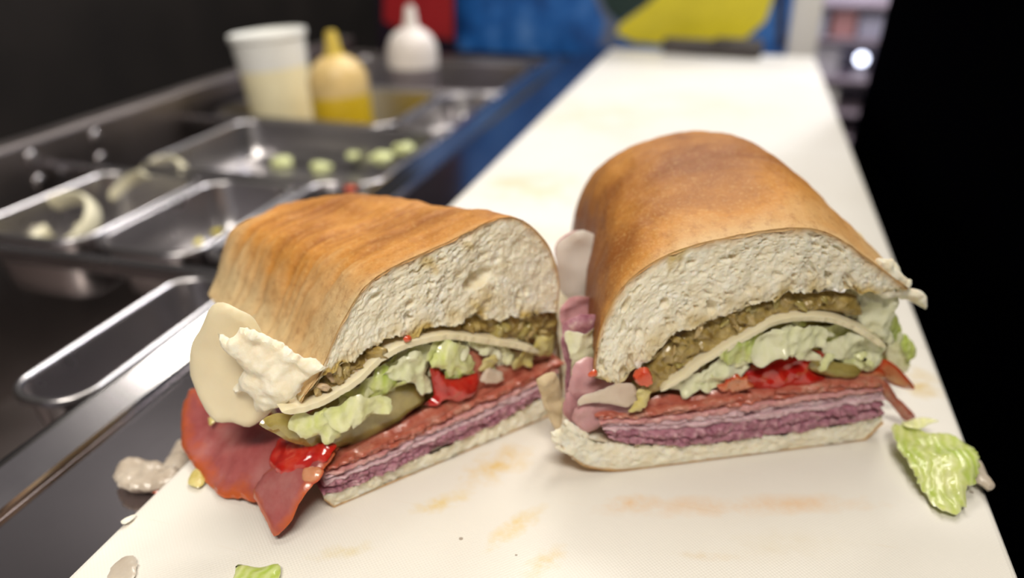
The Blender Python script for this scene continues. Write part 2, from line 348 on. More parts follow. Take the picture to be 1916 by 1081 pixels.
for y in (.338, .484, .648, .806): box('divider_bar', (-.465, y-.004, -.022), (-.1964, y+.004, -.0135), M['steel'], ctr, .0012)
for px in ((60, 295), (75, 340), (180, 255), (190, 298)):
    p = at_x(*px, -.4645); bm = bmesh.new(); bmesh.ops.create_uvsphere(bm, u_segments=16, v_segments=8, radius=.0055)
    for v in bm.verts: v.co = Vector((p[0]+v.co.x*.45, p[1]+v.co.y, p[2]+v.co.z))
    o = obj_bm('screw_head', bm, M['pan_steel'], ctr, True)

def ring(x0, x1, y0, y1, r, z, n=8):
    out = []
    for cx, cyy, a0 in ((x1-r, y1-r, 0), (x0+r, y1-r, 90), (x0+r, y0+r, 180), (x1-r, y0+r, 270)):
        for k in range(n+1):
            a = math.radians(a0+90*k/n); out.append((cx+r*math.cos(a), cyy+r*math.sin(a), z))
    return out
def loft(rings, cap=True):
    n = len(rings[0]); V = [p for r in rings for p in r]; Fc = []
    for i in range(len(rings)-1):
        for j in range(n): Fc.append((i*n+j, i*n+(j+1) % n, (i+1)*n+(j+1) % n, (i+1)*n+j))
    if cap: Fc.append(tuple((len(rings)-1)*n+j for j in range(n)))
    return V, Fc
def pan(label, x0, x1, y0, y1, zr, depth, r=.016, lip=.0045, name='food_pan'):
    e = empty(name, ((x0+x1)/2, (y0+y1)/2, zr-depth), label, 'food pan', 'steel food pans in the well')
    k = lip
    V, Fc = loft([ring(x0-k, x1+k, y0-k, y1+k, r+k, zr-.0035), ring(x0-k, x1+k, y0-k, y1+k, r+k, zr-.001), ring(x0-k*.75, x1+k*.75, y0-k*.75, y1+k*.75, r+k*.75, zr), ring(x0-.001, x1+.001, y0-.001, y1+.001, r+.001, zr), ring(x0, x1, y0, y1, r, zr-.0015), ring(x0, x1, y0, y1, r, zr-.004)], False)
    mesh('rim', V, Fc, M['pan_steel'], e)
    s = .006
    V, Fc = loft([ring(x0, x1, y0, y1, r, zr-.004), ring(x0+s*.6, x1-s*.6, y0+s*.6, y1-s*.6, r, zr-depth*.6), ring(x0+s, x1-s, y0+s, y1-s, r, zr-depth*.93), ring(x0+s*1.5, x1-s*1.5, y0+s*1.5, y1-s*1.5, r-.003, zr-depth*.985), ring(x0+s*2.2, x1-s*2.2, y0+s*2.2, y1-s*2.2, r-.006, zr-depth)])
    mesh('body', V, Fc, M['pan_steel'], e); return e
ZR = -.0115
pan('steel pan holding onion rings, farthest from the board in its row', -.405, -.327, .352, .474, ZR, .045)
pan('steel pan with yellow pepper bits, middle of its row', -.315, -.252, .352, .474, ZR, .036)
pan('narrow steel pan against the rail with a red scrap on its rim', -.240, -.203, .352, .490, ZR+.001, .055)
pan('wide steel pan with a few lettuce scraps in front of the squeeze bottles', -.395, -.205, .496, .640, ZR, .034)
pan('steel pan that the mustard bottle and white tub stand in', -.440, -.262, .656, .798, ZR, .10)
pan('small steel pan of dark olives beside the rail', -.250, -.206, .656, .798, ZR, .03)
pan('empty steel pan at the far end of the well', -.440, -.206, .814, .985, ZR, .10)
pan('narrow empty steel trough with rounded lip nearest the camera', -.236, -.205, .212, .327, -.0125, .05, .013, .0035, 'steel_trough')

# scraps of food in the pans
def torus_piece(name, c, R0, r0, tiltx, tilty, arc, mat, label, cat, group=None, flat=1.6):
    V = []; nu, nv = 40, 10; rot = Matrix.Rotation(tiltx, 3, 'X') @ Matrix.Rotation(tilty, 3, 'Y')
    for i in range(nu):
        a = math.radians(arc[0]+(arc[1]-arc[0])*i/(nu-1 if arc[1]-arc[0] < 360 else nu))
        for j in range(nv):
            b_ = 2*math.pi*j/nv; rr = R0+r0*math.cos(b_)*.6*(1+.1*math.sin(3*a)); p = rot @ Vector((rr*math.cos(a), rr*.9*math.sin(a), r0*flat*math.sin(b_)))
            V.append((c[0]+p.x, c[1]+p.y, c[2]+p.z))
    Fc = []; closed = arc[1]-arc[0] >= 360
    for i in range(nu if closed else nu-1):
        for j in range(nv): Fc.append((i*nv+j, ((i+1) % nu)*nv+j, ((i+1) % nu)*nv+(j+1) % nv, i*nv+(j+1) % nv))
    if not closed: Fc += [tuple(range(nv)), tuple((nu-1)*nv+j for j in range(nv))]
    o = mesh(name, V, Fc, mat); return tag(o, label, cat, group)
OG = 'onion rings in the steel pan'
p = at_z(110, 425, -.028); torus_piece('onion_ring', p, .0275, .0045, .62, -.15, (0, 360), M['ring_onion'], 'large pale onion ring at the left end of its pan', 'onion ring', OG)
p = at_z(110, 445, -.033); torus_piece('onion_ring', p, .016, .006, .35, -.1, (150, 400), M['ring_onion'], 'thick cream onion piece inside the large ring', 'onion ring', OG, 1.0)
p = at_z(225, 385, -.028); torus_piece('onion_ring', p, .030, .003, .6, -.5, (60, 280), M['ring_onion'], 'thin curved onion strip in the middle of its pan', 'onion ring', OG)
p = at_z(300, 345, -.026); torus_piece('onion_ring', p, .024, .0035, .8, -.2, (-40, 200), M['ring_onion'], 'arched onion ring standing at the far end of its pan', 'onion ring', OG)
def scrap(px, z, size, mat, name, label, cat, group, el=(1, 1, .5), bur=0):
    p = at_z(*px, z); bm = bmesh.new(); bmesh.ops.create_icosphere(bm, subdivisions=3, radius=size); s = random.uniform(0, 99)
    A = Matrix.Rotation(random.uniform(0, 6), 3, 'Z')
    for v in bm.verts:
        q = v.co.copy(); k = 1+.45*noise.noise(q*(1.4/size)+Vector((s, s, s))); q = A @ Vector((q.x*k*el[0], q.y*k*el[1], q.z*k*el[2])); v.co = Vector(p)+q
    o = obj_bm(name, bm, mat, None, True); return tag(o, label, cat, group)
M['pepper_bit'] = plain('pepper_bit', (.66, .55, .06), .3, nscale=120)
M['dull_leaf'] = plain('dull_leaf', (.62, .66, .32), .4, nscale=120)
M['olive'] = plain('olive', (.035, .022, .02), .25, nscale=120)
for px, s, l in (((395, 430), .009, 'largest yellow pepper scrap in the middle pan'), ((430, 415), .007, 'yellow pepper scrap beside the left bun in its pan'), ((365, 452), .006, 'small olive-yellow pepper scrap near the pan corner')):
    scrap(px, -.0445, s, M['pepper_bit'], 'pepper_scrap', l, 'pepper', 'pepper scraps')
for px, s, l, zz in (((528, 303), .009, 'pale lettuce scrap below the white tub', -.0425), ((600, 312), .009, 'dull green lettuce scrap below the mustard bottle', -.0425), ((660, 290), .006, 'tiny pale lettuce scrap in the wide pan', -.033), ((715, 295), .010, 'green lettuce shred near the rail in the wide pan', -.024), ((755, 278), .009, 'bright lettuce shred touching the wide pan wall by the rail', -.018)):
    scrap(px, zz, s, M['dull_leaf'], 'lettuce_scrap', l, 'lettuce', 'lettuce scraps in the wide pan')
for i in range(9):
    px = (770+14*(i % 5)+8*(i//5), 203-2*(i % 3)-11*(i//5)); scrap(px, -.037, .008, M['olive'], 'olive_piece', 'dark olive piece in the small pan beside the rail', 'olive', 'olives in the small pan', (1, 1, .8))
p = at_z(655, 353, -.010)
scrap((655, 353), -.0085, .004, M['red_pepper'], 'red_scrap', 'tiny red scrap on a pan rim above the left bun', 'pepper', None)

# squeeze bottles and tub
def lathe(prof, c, tilt, name, mat, parent, n=36, cap=True):
    V = []
    T = Matrix.Rotation(tilt[0], 3, 'Y') @ Matrix.Rotation(tilt[1], 3, 'X')
    for r, z in prof:
        for k in range(n):
            a = 2*math.pi*k/n; q = T @ Vector((r*math.cos(a), r*math.sin(a), z)); V.append((c[0]+q.x, c[1]+q.y, c[2]+q.z))
    Fc = [(i*n+j, i*n+(j+1) % n, (i+1)*n+(j+1) % n, (i+1)*n+j) for i in range(len(prof)-1) for j in range(n)]
    if cap: Fc += [tuple(range(n)), tuple((len(prof)-1)*n+j for j in range(n))]
    return mesh(name, V, Fc, mat, parent, sharp=.6)
M['mustard'] = plain('mustard', (.70, .47, .015), .35, nscale=30, namp=.1)
M['mustard_haze'] = plain('mustard_haze', (.72, .52, .22), .4, nscale=40)
M['nozzle_yellow'] = plain('nozzle_yellow', (.62, .45, .06), .4)
M['mayo'] = plain('mayo', (.92, .84, .56), .4, nscale=30, namp=.06)
M['milky'] = plain('milky_plastic', (.86, .86, .82), .4, nscale=30, namp=.05)
M['cloudy'] = plain('cloudy_plastic', (.80, .74, .70), .4)
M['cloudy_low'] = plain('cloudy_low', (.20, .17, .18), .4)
def bottle(label, px, ytop, R0, z0, fill, m_fill, m_body, m_noz, tilt):
    c = np.array([*px, z0])
    e = empty('squeeze_bottle', c, label, 'squeeze bottle', 'squeeze bottles in the well'); H = ytop
    lathe([(R0*.92, 0), (R0, .004), (R0, fill)], c, tilt, 'filled_body', m_fill, e)
    lathe([(R0, fill), (R0, H*.735), (R0*.96, H*.765)], c, tilt, 'body', m_body, e)
    lathe([(R0*.93, H*.762), (R0*.90, H*.790), (R0*.76, H*.825), (R0*.55, H*.852), (R0*.34, H*.870)], c, tilt, 'cap', m_body, e)
    lathe([(R0*.34, H*.868), (R0*.26, H*.90), (R0*.19, H*.985), (R0*.14, H)], c, tilt, 'nozzle', m_noz, e); return e
bottle('yellow mustard squeeze bottle standing in front of the white tub', (-.322, .704), .170, .0285, -.109, .112, M['mustard'], M['mustard_haze'], M['nozzle_yellow'], (-.07, 0))
bottle('cloudy white squeeze bottle behind the mustard bottle', (-.318, .862), .176, .0285, -.109, .112, M['cloudy_low'], M['cloudy'], M['cloudy'], (.0, 0))
b0 = at_z(545, 226, ZR-.03); c = np.array([-.392, .716, -.109])
tb = empty('white_tub', c, 'tapered white tub of mayonnaise left of the mustard bottle', 'tub')
lathe([(.0250, 0), (.0265, .005), (.0332, .132)], c, (-.10, 0), 'filled_body', M['mayo'], tb)
lathe([(.0332, .132), (.0352, .158), (.0372, .160), (.0372, .165), (.0355, .166), (.0340, .160)], c, (-.10, 0), 'rim', M['milky'], tb)

# ------------------------------------------------------------------ the two sandwich halves
FR_ = face_plane((1170, 880), (1640, 820)); FL_ = face_plane((620, 950), (1035, 775))
FIT = {'R': (.13, .2119, -.1919, 2.2919, 2.6443, 5.9105, 2.0191, .1363, .0, -.0464), 'L': (.1101, .0882, -.3121, 2.8686, 1.7838, 2.4454, 4.0, -.1139, .0247, -.1)}
def section(fit, out, t):
    L, k, k2, pa, qa, pz, qz, lift, zb, wid = fit; t = min(t, .999); ac = (out[:, 0].min()+out[:, 0].max())/2
    sa = (1-t**pa)**(1/qa)*(1+wid*math.sin(math.pi*min(1, t*1.2))); sz = (1-t**pz)**(1/qz)*(1+lift*math.sin(math.pi*t))
    return np.c_[ac+(out[:, 0]-ac)*sa+k*t*L+k2*t*t*L, zb+(out[:, 1]-zb)*sz], t*L
def tvals(n): return [1-(1-i/(n-1))**1.7 if i else 0 for i in range(n)]
def top_crust(root, plane, key, out, bake, wrinkle):
    nt_, ns = 110, 130; O = smooth_line(out, ns); V = []; B = []; fit = FIT[key]; seed = 3.3 if key == 'R' else 8.1
    ts = np.linspace(0, 1, nt_)**1.0
    ts = 1-(1-ts)**1.5
    for i, t in enumerate(ts):
        sec, d = section(fit, O, t); tan = np.gradient(sec, axis=0); nn = np.c_[-tan[:, 1], tan[:, 0]]; nn /= np.linalg.norm(nn, axis=1)[:, None]+1e-9
        for j in range(ns):
            s = j/(ns-1); q = plane.w(sec[j, 0], sec[j, 1], -d); fr = min(1, d/.004)
            wv = wrinkle(s, d, q); h = wv - .0003*(1-fr)*(1-fr) + .0008*fbm(q, 45, seed) + .0003*fbm(q, 160, seed)
            dd = d - (1-fr)*(.0003+.0007*fbm(q, 260, seed))
            V.append(plane.w(sec[j, 0]+nn[j, 0]*h, sec[j, 1]+nn[j, 1]*h, -dd)); B.append(bake(s, t, q)-170*wv-.22*max(0, 1-d/.005))
    Fc = grid_faces(nt_, ns)
    Fc.append(tuple((nt_-1)*ns+j for j in range(ns)))
    return mesh('crust', V, Fc, M['crust'], root, True, {'bake': np.clip(B, 0, 1)})
def crumb(name, root, plane, up, low, key, amp, rimw, hole=None, soak=.3, ns=380, nv=150, jag=.0022, depth_loft=True, pit=1.0, rag=0.0):
    U_ = smooth_line(up, ns); L_ = smooth_line(low, ns); seed = random.uniform(0, 40); V = []; RIM = []; SK = []; W_ = np.linalg.norm(np.diff(U_, axis=0), axis=1).sum()
    for j in range(ns):
        L_[j, 1] += jag*(fbm((L_[j, 0], 0, seed), 170, seed)+.35*fbm((L_[j, 0], 1, seed), 700, seed))*min(1, 12*min(j, ns-1-j)/ns)
    for i in range(ns):
        H = np.linalg.norm(U_[i]-L_[i])
        for j in range(nv):
            v = j/(nv-1); a, z = L_[i]*(1-v)+U_[i]*v; du = (1-v)*H
            x_ = W_*i/ns; y_ = du*(1.0+.5*v)
            jx = .0006*noise.noise(Vector((a*260, z*260, seed))); hole_d = 0.0
            for sc_, st_, act, dep in ((210, 1.5, .42, .0020), (430, 1.35, .62, .0010), (900, 1.2, .9, .00045)):
                q_ = Vector(((x_+jx)*sc_+seed, (y_+jx)*sc_*st_, seed)); dst, cp_ = noise.voronoi(q_, distance_metric='DISTANCE')
                k_ = math.sin(cp_[0].x*91.7+cp_[0].y*47.3+cp_[0].z*13.1)*.5+.5
                if k_ < act:
                    r_ = .22+.38*(k_/act); e_ = dst[0]/r_
                    if e_ < 1: hole_d += dep*(r_/.5)*math.sqrt(1-e_*e_)
            lump = .5+.9*fbm((a, z, 0), 60, seed)
            h = -hole_d*pit*(amp/.002)*max(.25, min(1.3, lump+.35*(1-v))) + .0009*fbm((a, z, 0), 90, seed) + .0004*fbm((a, z, 0), 500, seed, 4)
            if hole:
                e = ((a-hole[0])/hole[2])**2+((z-hole[1]-.25*(a-hole[0]))/hole[3])**2
                if e < 1: h -= .004*(1-e)**.5
            k = min(1, du/.0022); h = h*(.25+.75*k)
            if v < .10: h += .0012*(1-v/.10)*fbm((a, z, 2), 320, seed)
            V.append(plane.w(a, max(z, .0005), h+.0002)); RIM.append(max(0, 1-du/(rimw*(1+.6*nz((a, z, 0), 300, seed))))**1.4)
            SK.append(max(0, min(1, soak*2.4*(1-v/.34)*(.55+1.3*fbm((a, z, 0), 130, seed)))))
    Fc = grid_faces(ns, nv)
    if depth_loft:                              # the cut bread goes on behind the face: underside running back
        ts = np.linspace(0, 1, 30); off = len(V); step = 3; LL = L_[::step]; m_ = len(LL)
        for t in ts:
            sec, d = section(FIT[key], LL, t)
            for q in sec: V.append(plane.w(q[0], q[1]+.0012*nz((q[0], q[1], d), 200), -d)); RIM.append(0); SK.append(.6)
        Fc += grid_faces(len(ts), m_, off)
    return mesh(name, V, Fc, M['crumb'], root, True, {'rim': RIM, 'soak': SK})
def base_bun(root, plane, key, up, low, bake=.45):
    b = empty_part('bottom_bun', root)
    U_ = smooth_line(up, 140); L_ = smooth_line(low, 140); V = []; B = []; ts = np.linspace(0, 1, 40)
    for t in ts:
        sec, d = section(FIT[key], np.vstack([L_, U_]), t); sec = sec[:140]
        for j, q in enumerate(sec):
            zz = max(.0003, L_[j, 1]*(1-.3*t)); pt = plane.w(q[0], zz, -d+.0006); V.append(pt); B.append(bake+.3*fbm(pt, 60, 2))
    Fc = grid_faces(len(ts), 140)
    mesh('crust', V, Fc, M['heel'], b, True, {'bake': np.clip(B, 0, 1)})
    V = []; ns = 140
    for t in ts:
        sec, d = section(FIT[key], np.vstack([L_, U_]), t); sec = sec[140:]
        for j, q in enumerate(sec): V.append(plane.w(q[0], U_[j, 1]*(1-.15*t), -d))
    mesh('cut_top', V, grid_faces(len(ts), 140), M['crumb'], b, True, {'rim': np.zeros(len(V)), 'soak': np.full(len(V), .3)})
    crumb('crumb', b, plane, low, up, key, .0011, .0012, None, .0, 230, 44, .0006, False, .8)
    return b
def empty_part(name, parent):
    o = bpy.data.objects.new(name, None); COL.objects.link(o); o.parent = parent; o.empty_display_size = .01; return o
def uv(plane, px): return np.array([plane.un(*p) for p in px])

def slices(root, plane, key, top, bot, specs, depth=.06, a_jit=.004):
    """a stack of cold-cut slices between two traced lines: each slice a folded sheet of its own thickness"""
    T = smooth_line(uv(plane, top), 150); Bm = smooth_line(uv(plane, bot), 150); tot = sum(s[1] for s in specs); acc = 0
    nd = 16
    for name, w, mat, over in specs:
        f0, f1 = acc/tot, (acc+w)/tot; acc += w; rough = 1.5 if name == 'salami_slice' else .6; seed = random.uniform(0, 60); ins0 = random.uniform(-.2, 1)*a_jit; ins1 = random.uniform(-.2, 1)*a_jit
        V = []; nj = 150; rings = []
        for kd in range(nd):
            dd = depth*(kd/(nd-1))**1.6; up = []; dn = []
            for j in range(nj):
                x0 = T[j]*(1-f0)+Bm[j]*f0; x1 = T[j]*(1-f1)+Bm[j]*f1; s = j/(nj-1)
                a = (x0[0]+x1[0])/2; L0, L1 = T[0, 0]+ins0, T[-1, 0]-ins1; a = L0+(L1-L0)*s if over is None else a
                gap = .05*(x0[1]-x1[1])*(1+5*nz((a, seed, dd), 90, seed)); wob = .0006*fbm((a, dd, seed), 95, seed)+.0003*fbm((a, dd, seed), 400, seed)
                front = (-over*.7 if over else 0)+.0011*fbm((a, seed, 0), 130, seed)+.0007*fbm((a, seed, 1), 520, seed)
                e = min(1, min(s, 1-s)*26)**.5; zc = (x0[1]+x1[1])/2+wob; hh = ((x0[1]-x1[1])/2-gap*.5)*e*(1 if kd else .86)
                d = dd+(front if kd < nd-3 else 0)-(.0004 if kd == 0 else 0)
                tt = dd/FIT[key][0]; sh = FIT[key][1]*tt*FIT[key][0]
                up.append(plane.w(a+sh, zc+hh, -d)); dn.append(plane.w(a+sh, zc-hh, -d))
            rings.append(up+dn[::-1])
        V, Fc = loft(rings, False); n_ = 2*nj; rows = 6; off = len(V)
        U0 = np.array(rings[0][:nj]); D0 = np.array(rings[0][nj:][::-1])
        for k in range(1, rows):
            v = k/rows
            for j in range(nj):
                p = U0[j]*(1-v)+D0[j]*v; V.append(p+plane.n*(.0003*math.sin(math.pi*v)+.0009*rough*fbm(p, 420, seed, 4)+.0006*rough*nz(p, 1300, seed)))
        def gi(k, j): return j if k == 0 else (2*nj-1-j if k == rows else off+(k-1)*nj+j)
        for k in range(rows):
            for j in range(nj-1): Fc.append((gi(k, j), gi(k, j+1), gi(k+1, j+1), gi(k+1, j)))
        mesh(name, V, Fc, mat, root, True, {'inner': np.full(len(V), .5)}, sharp=1.0)

def ribbon(name, root, plane, line, th, d0, d1, mat, key, seed=1.0):
    """cheese slice: traced edge curve swept back into the sandwich"""
    L_ = smooth_line(uv(plane, line), 110); rings = []; n = len(L_); tan = np.gradient(L_, axis=0); nn = np.c_[-tan[:, 1], tan[:, 0]]; nn /= np.linalg.norm(nn, axis=1)[:, None]
    for kd in range(18):
        d = d0+(d1-d0)*(kd/17)**1.5; up = []; dn = []
        for j in range(n):
            s = j/(n-1); e = min(1, min(s, 1-s)*30)**.5; h = th/2*e*(1 if kd else .75); fr = .0006*fbm((L_[j, 0], 0, seed), 200, seed)+.0003*fbm((L_[j, 0], 3, seed), 700, seed)
            c = L_[j]+np.array([FIT[key][1]*d, .0008*nz((L_[j, 0], d, 0), 60, seed)-.06*d])
            up.append(plane.w(*(c+nn[j]*h), -(d+fr))); dn.append(plane.w(*(c-nn[j]*h), -(d+fr)))
        rings.append(up+dn[::-1])
    V, Fc = loft(rings, False)
    for j in range(n-1): Fc.append((j, j+1, 2*n-2-j, 2*n-1-j))
    return mesh(name, V, Fc, mat, root, sharp=.8)

def chunks(root, plane, poly, n, size, mats, dr, name):
    P = uv(plane, poly); lo, hi = P.min(axis=0), P.max(axis=0); made = 0
    while made < n:
        q = lo+(hi-lo)*RNG.random(2)
        if not inside(q[None], P)[0]: continue
        made += 1; d = dr[0]+(dr[1]-dr[0])*RNG.random(); c = plane.w(q[0], q[1], -d); s = size*(.6+.9*RNG.random()); sd = RNG.random()*90
        bm = bmesh.new(); bmesh.ops.create_icosphere(bm, subdivisions=3, radius=1)
        el = np.array([1.5, 1.0, .55])*(.6+.8*RNG.random(3)); A = Matrix.Rotation(RNG.random()*6, 3, 'Y') @ Matrix.Rotation(RNG.random()*6, 3, 'X')
        for v in bm.verts:
            w = v.co*(1+.75*noise.noise(v.co*1.2+Vector((sd, 0, 0)))+.2*noise.noise(v.co*4+Vector((0, sd, 0)))); w = A @ Vector((w.x*el[0], w.y*el[1], w.z*el[2])); v.co = Vector(c)+w*s
        obj_bm(name, bm, mats[int(RNG.random()*len(mats))], root, True)

# ---- right half
o0 = FR_.w(.035, 0, -.05)
RT = empty('sandwich_half', (o0[0], o0[1], 0), 'taller right half of the cold-cut sub with smooth golden crust and cut face forward', 'sandwich', 'two halves of the cut sub')
R_out = uv(FR_, [(1112, 705), (1110, 690), (1125, 610), (1170, 530), (1260, 470), (1400, 435), (1500, 425), (1560, 440), (1620, 480), (1660, 510), (1700, 540)])
R_low = uv(FR_, [(1112, 705), (1150, 712), (1200, 685), (1240, 645), (1290, 615), (1340, 592), (1400, 572), (1450, 556), (1510, 546), (1570, 543), (1640, 545), (1700, 540)])
tb_ = empty_part('top_bun', RT)
def bakeR(s, t, q): return .62+.75*max(0, .42-s)+.16*(t-.25)+.24*fbm(q, 26, 5.0)-max(0, s-.78)*2.0-.14*max(0, .15-t)/.15
def wrR(s, d, q): return .0005*noise.noise(Vector((d*130+2*noise.noise(Vector((s*3, d*30, 4))), s*2.2, 1)))*min(1, d/.008)
top_crust(tb_, FR_, 'R', R_out, bakeR, wrR)
crumb('crumb', tb_, FR_, R_out, R_low, 'R', .0022, .0032, None, .36)
base_bun(RT, FR_, 'R', uv(FR_, [(1052, 790), (1080, 812), (1140, 828), (1290, 833), (1450, 813), (1560, 796), (1652, 778)]), uv(FR_, [(1048, 832), (1085, 866), (1120, 876), (1170, 879), (1300, 867), (1450, 850), (1590, 836), (1652, 790)]))
slices(RT, FR_, 'R', [(1110, 772), (1200, 768), (1300, 752), (1420, 733), (1550, 716), (1652, 708)], [(1140, 822), (1290, 832), (1450, 812), (1560, 796), (1652, 776)],
       [('capicola_slice', 1.0, M['capicola_edge'], .001), ('capicola_slice', .9, M['capicola_edge'], .0), ('ham_slice', 1.1, M['ham'], .0012), ('ham_slice', 1.1, M['pale_ham'], .0002), ('ham_slice', 1.0, M['pale_ham'], .001),
        ('salami_slice', 2.0, M['salami'], .0012), ('salami_slice', 2.2, M['salami'], .0004)], .09)
# bed of soft filling behind the visible pieces
piece('filling_bed', [(1140, 770), (1200, 700), (1300, 630), (1420, 570), (1540, 552), (1640, 556), (1660, 640), (1645, 712), (1500, 730), (1300, 765)], FR_.back(.010), M['pickle'], RT, .006, .003, 0, .002, 90, .001, 300)
piece('relish_bed', [(1195, 738), (1200, 700), (1240, 650), (1290, 618), (1340, 590), (1400, 566), (1470, 548), (1540, 546), (1600, 552), (1610, 590), (1540, 580), (1470, 590), (1400, 620), (1330, 658), (1270, 695), (1240, 725)], FR_.back(.004), M['relish'], RT, .004, .0010, .0008, .001, 120, .0016, 420)
chunks(RT, FR_, [(1200, 735), (1205, 695), (1250, 645), (1330, 600), (1420, 572), (1520, 556), (1590, 556), (1560, 575), (1460, 585), (1380, 622), (1300, 670), (1240, 718)], 34, .0013, [M['relish'], M['relish_light'], M['relish_light'], M['pickle']], (.0012, .0045), 'relish_chunk')
ribbon('cheese_slice', RT, FR_, [(1236, 727), (1265, 708), (1300, 686), (1350, 655), (1400, 627), (1450, 603), (1490, 594), (1530, 592), (1575, 604), (1620, 624), (1655, 645)], .0021, -.0012, .06, M['cheese'], 'R')
LT = []
def pc(root, plane, d, px, mat, name, **kw): return piece(name, px, plane.back(d), M[mat], root, **kw)
LW = dict(th=.0007, step=.0009, jag=.0013, warp=.0028, wsc=120, fine=.0005, fsc=380, edge=.0003)
pc(RT, FR_, .001, [(1256, 726), (1287, 707), (1334, 679), (1353, 666), (1375, 673), (1404, 685), (1397, 698), (1366, 714), (1350, 726), (1303, 732), (1281, 745), (1272, 742), (1275, 732)], 'lettuce_white', 'lettuce_shred', **LW)
pc(RT, FR_, -.001, [(1347, 662), (1366, 645), (1391, 635), (1420, 629), (1420, 660), (1404, 679), (1375, 680), (1363, 678)], 'lettuce_green', 'lettuce_shred', **LW)
pc(RT, FR_, -.002, [(1417, 635), (1442, 616), (1473, 610), (1536, 610), (1545, 629), (1545, 648), (1514, 651), (1505, 666), (1495, 671), (1476, 662), (1448, 666), (1423, 685), (1410, 679)], 'lettuce_white', 'lettuce_shred', bulge=.002, **LW)
pc(RT, FR_, .001, [(1542, 657), (1561, 635), (1586, 622), (1618, 625), (1652, 644), (1646, 673), (1637, 685), (1611, 676), (1580, 673), (1555, 670)], 'lettuce_white', 'lettuce_shred', **LW)
pc(RT, FR_, .003, [(1530, 612), (1570, 606), (1620, 622), (1650, 648), (1630, 690), (1580, 680), (1545, 650)], 'lettuce_pale', 'lettuce_shred', **LW)
pc(RT, FR_, .005, [(1555, 556), (1600, 538), (1643, 536), (1671, 540), (1678, 578), (1662, 604), (1674, 635), (1652, 641), (1627, 616), (1596, 597), (1564, 578)], 'lettuce_white', 'lettuce_shred', **LW)
pc(RT, FR_, .012, [(1640, 600), (1670, 590), (1690, 640), (1700, 690), (1680, 705), (1650, 690), (1630, 650)], 'lettuce_white', 'lettuce_shred', **LW)
pc(RT, FR_, .010, [(1659, 588), (1678, 591), (1693, 622), (1715, 648), (1712, 666), (1703, 685), (1693, 666), (1681, 641), (1662, 610)], 'lettuce_green', 'lettuce_shred', **LW)
pc(RT, FR_, .002, [(1511, 685), (1520, 666), (1549, 673), (1580, 679), (1611, 688), (1599, 707), (1561, 708), (1536, 700)], 'pickle', 'pickle_slice', th=.003, step=.0012, jag=.0004, warp=.001)
pc(RT, FR_, .003, [(1385, 705), (1401, 685), (1423, 679), (1467, 663), (1511, 654), (1539, 657), (1545, 666), (1517, 670), (1514, 688), (1542, 701), (1539, 714), (1486, 724), (1423, 728), (1391, 724)], 'tomato', 'tomato_slice', th=.005, step=.0010, jag=.0004, warp=.0012, fine=.0009, fsc=300)
pc(RT, FR_, .004, [(1560, 706), (1600, 692), (1645, 688), (1655, 708), (1600, 722)], 'tomato_flesh', 'tomato_slice', th=.003, step=.0012, warp=.001)
pc(RT, FR_, .006, [(1652, 673), (1674, 682), (1696, 704), (1711, 723), (1703, 729), (1674, 722), (1652, 712), (1637, 696)], 'tomato_flesh', 'tomato_wedge', th=.003, step=.0011, warp=.001)
pc(RT, FR_, .002, [(1215, 752), (1250, 738), (1290, 742), (1340, 728), (1390, 705), (1410, 716), (1380, 738), (1300, 756), (1230, 772)], 'capicola_edge', 'capicola_slice', th=.003, step=.0012, jag=.0006, warp=.0012, fine=.0006)
pc(RT, FR_, -.0004, [(1345, 726), (1362, 710), (1384, 704), (1408, 712), (1402, 724), (1378, 731), (1360, 736)], 'tomato_flesh', 'tomato_slice', th=.0014, step=.0008, jag=.0016, warp=.0016, wsc=200, edge=.0004)
s1 = at_z(1702, 782, .001); s2 = FR_.back(.003); q1 = hit(1650, 712, s2.o, s2.n)
PLs = Plane.three(q1, s1, q1+np.array([.002, .004, .006]))
pc(RT, FR_, .004, [(1643, 706), (1660, 715), (1680, 743), (1700, 763), (1714, 781), (1693, 787), (1673, 763), (1647, 735)], 'capicola_edge', 'capicola_slice', th=.0022, step=.0011, jag=.0003, warp=.0008)
pc(RT, FR_, .003, [(1637, 487), (1655, 483), (1668, 487), (1674, 503), (1690, 515), (1703, 519), (1702, 537), (1725, 546), (1734, 578), (1722, 573), (1693, 562), (1674, 555), (1652, 558), (1637, 544)], 'crumb', 'torn_crumb', th=.004, step=.0009, jag=.001, warp=.002, fine=.0014, fsc=320)
pc(RT, FR_, .008, [(1652, 500), (1668, 483), (1678, 500), (1684, 520), (1660, 540)], 'crumb', 'torn_crumb', th=.003, step=.0009, jag=.001, warp=.002, fine=.001, fsc=320)
# what hangs out of its left side
pc(RT, FR_, .006, [(1062, 711), (1077, 683), (1105, 670), (1150, 690), (1160, 725), (1114, 735), (1086, 750), (1080, 762), (1067, 746)], 'ham_fold_shaded', 'ham_slice', th=.0014, step=.0012, warp=.0035, wsc=70, edge=.0004, jag=.0006)
pc(RT, FR_, .001, [(1080, 758), (1114, 755), (1185, 761), (1180, 782), (1139, 792), (1114, 809), (1086, 806), (1072, 777)], 'ham_fold_shaded', 'ham_slice', th=.0014, step=.0012, warp=.0025, wsc=80, edge=.0004, jag=.0005)
pc(RT, FR_, .004, [(1062, 730), (1080, 750), (1100, 800), (1090, 822), (1066, 810), (1055, 770)], 'ham_fold_shaded', 'ham_slice', th=.0014, step=.0012, warp=.002, edge=.0004, jag=.0005)
pc(RT, FR_, -.0015, [(1080, 760), (1095, 739), (1146, 721), (1184, 717), (1195, 743), (1177, 760), (1114, 755)], 'onion_skin', 'onion_strip', th=.0010, step=.0010, warp=.0014, wsc=120, jag=.0004, edge=.0003)
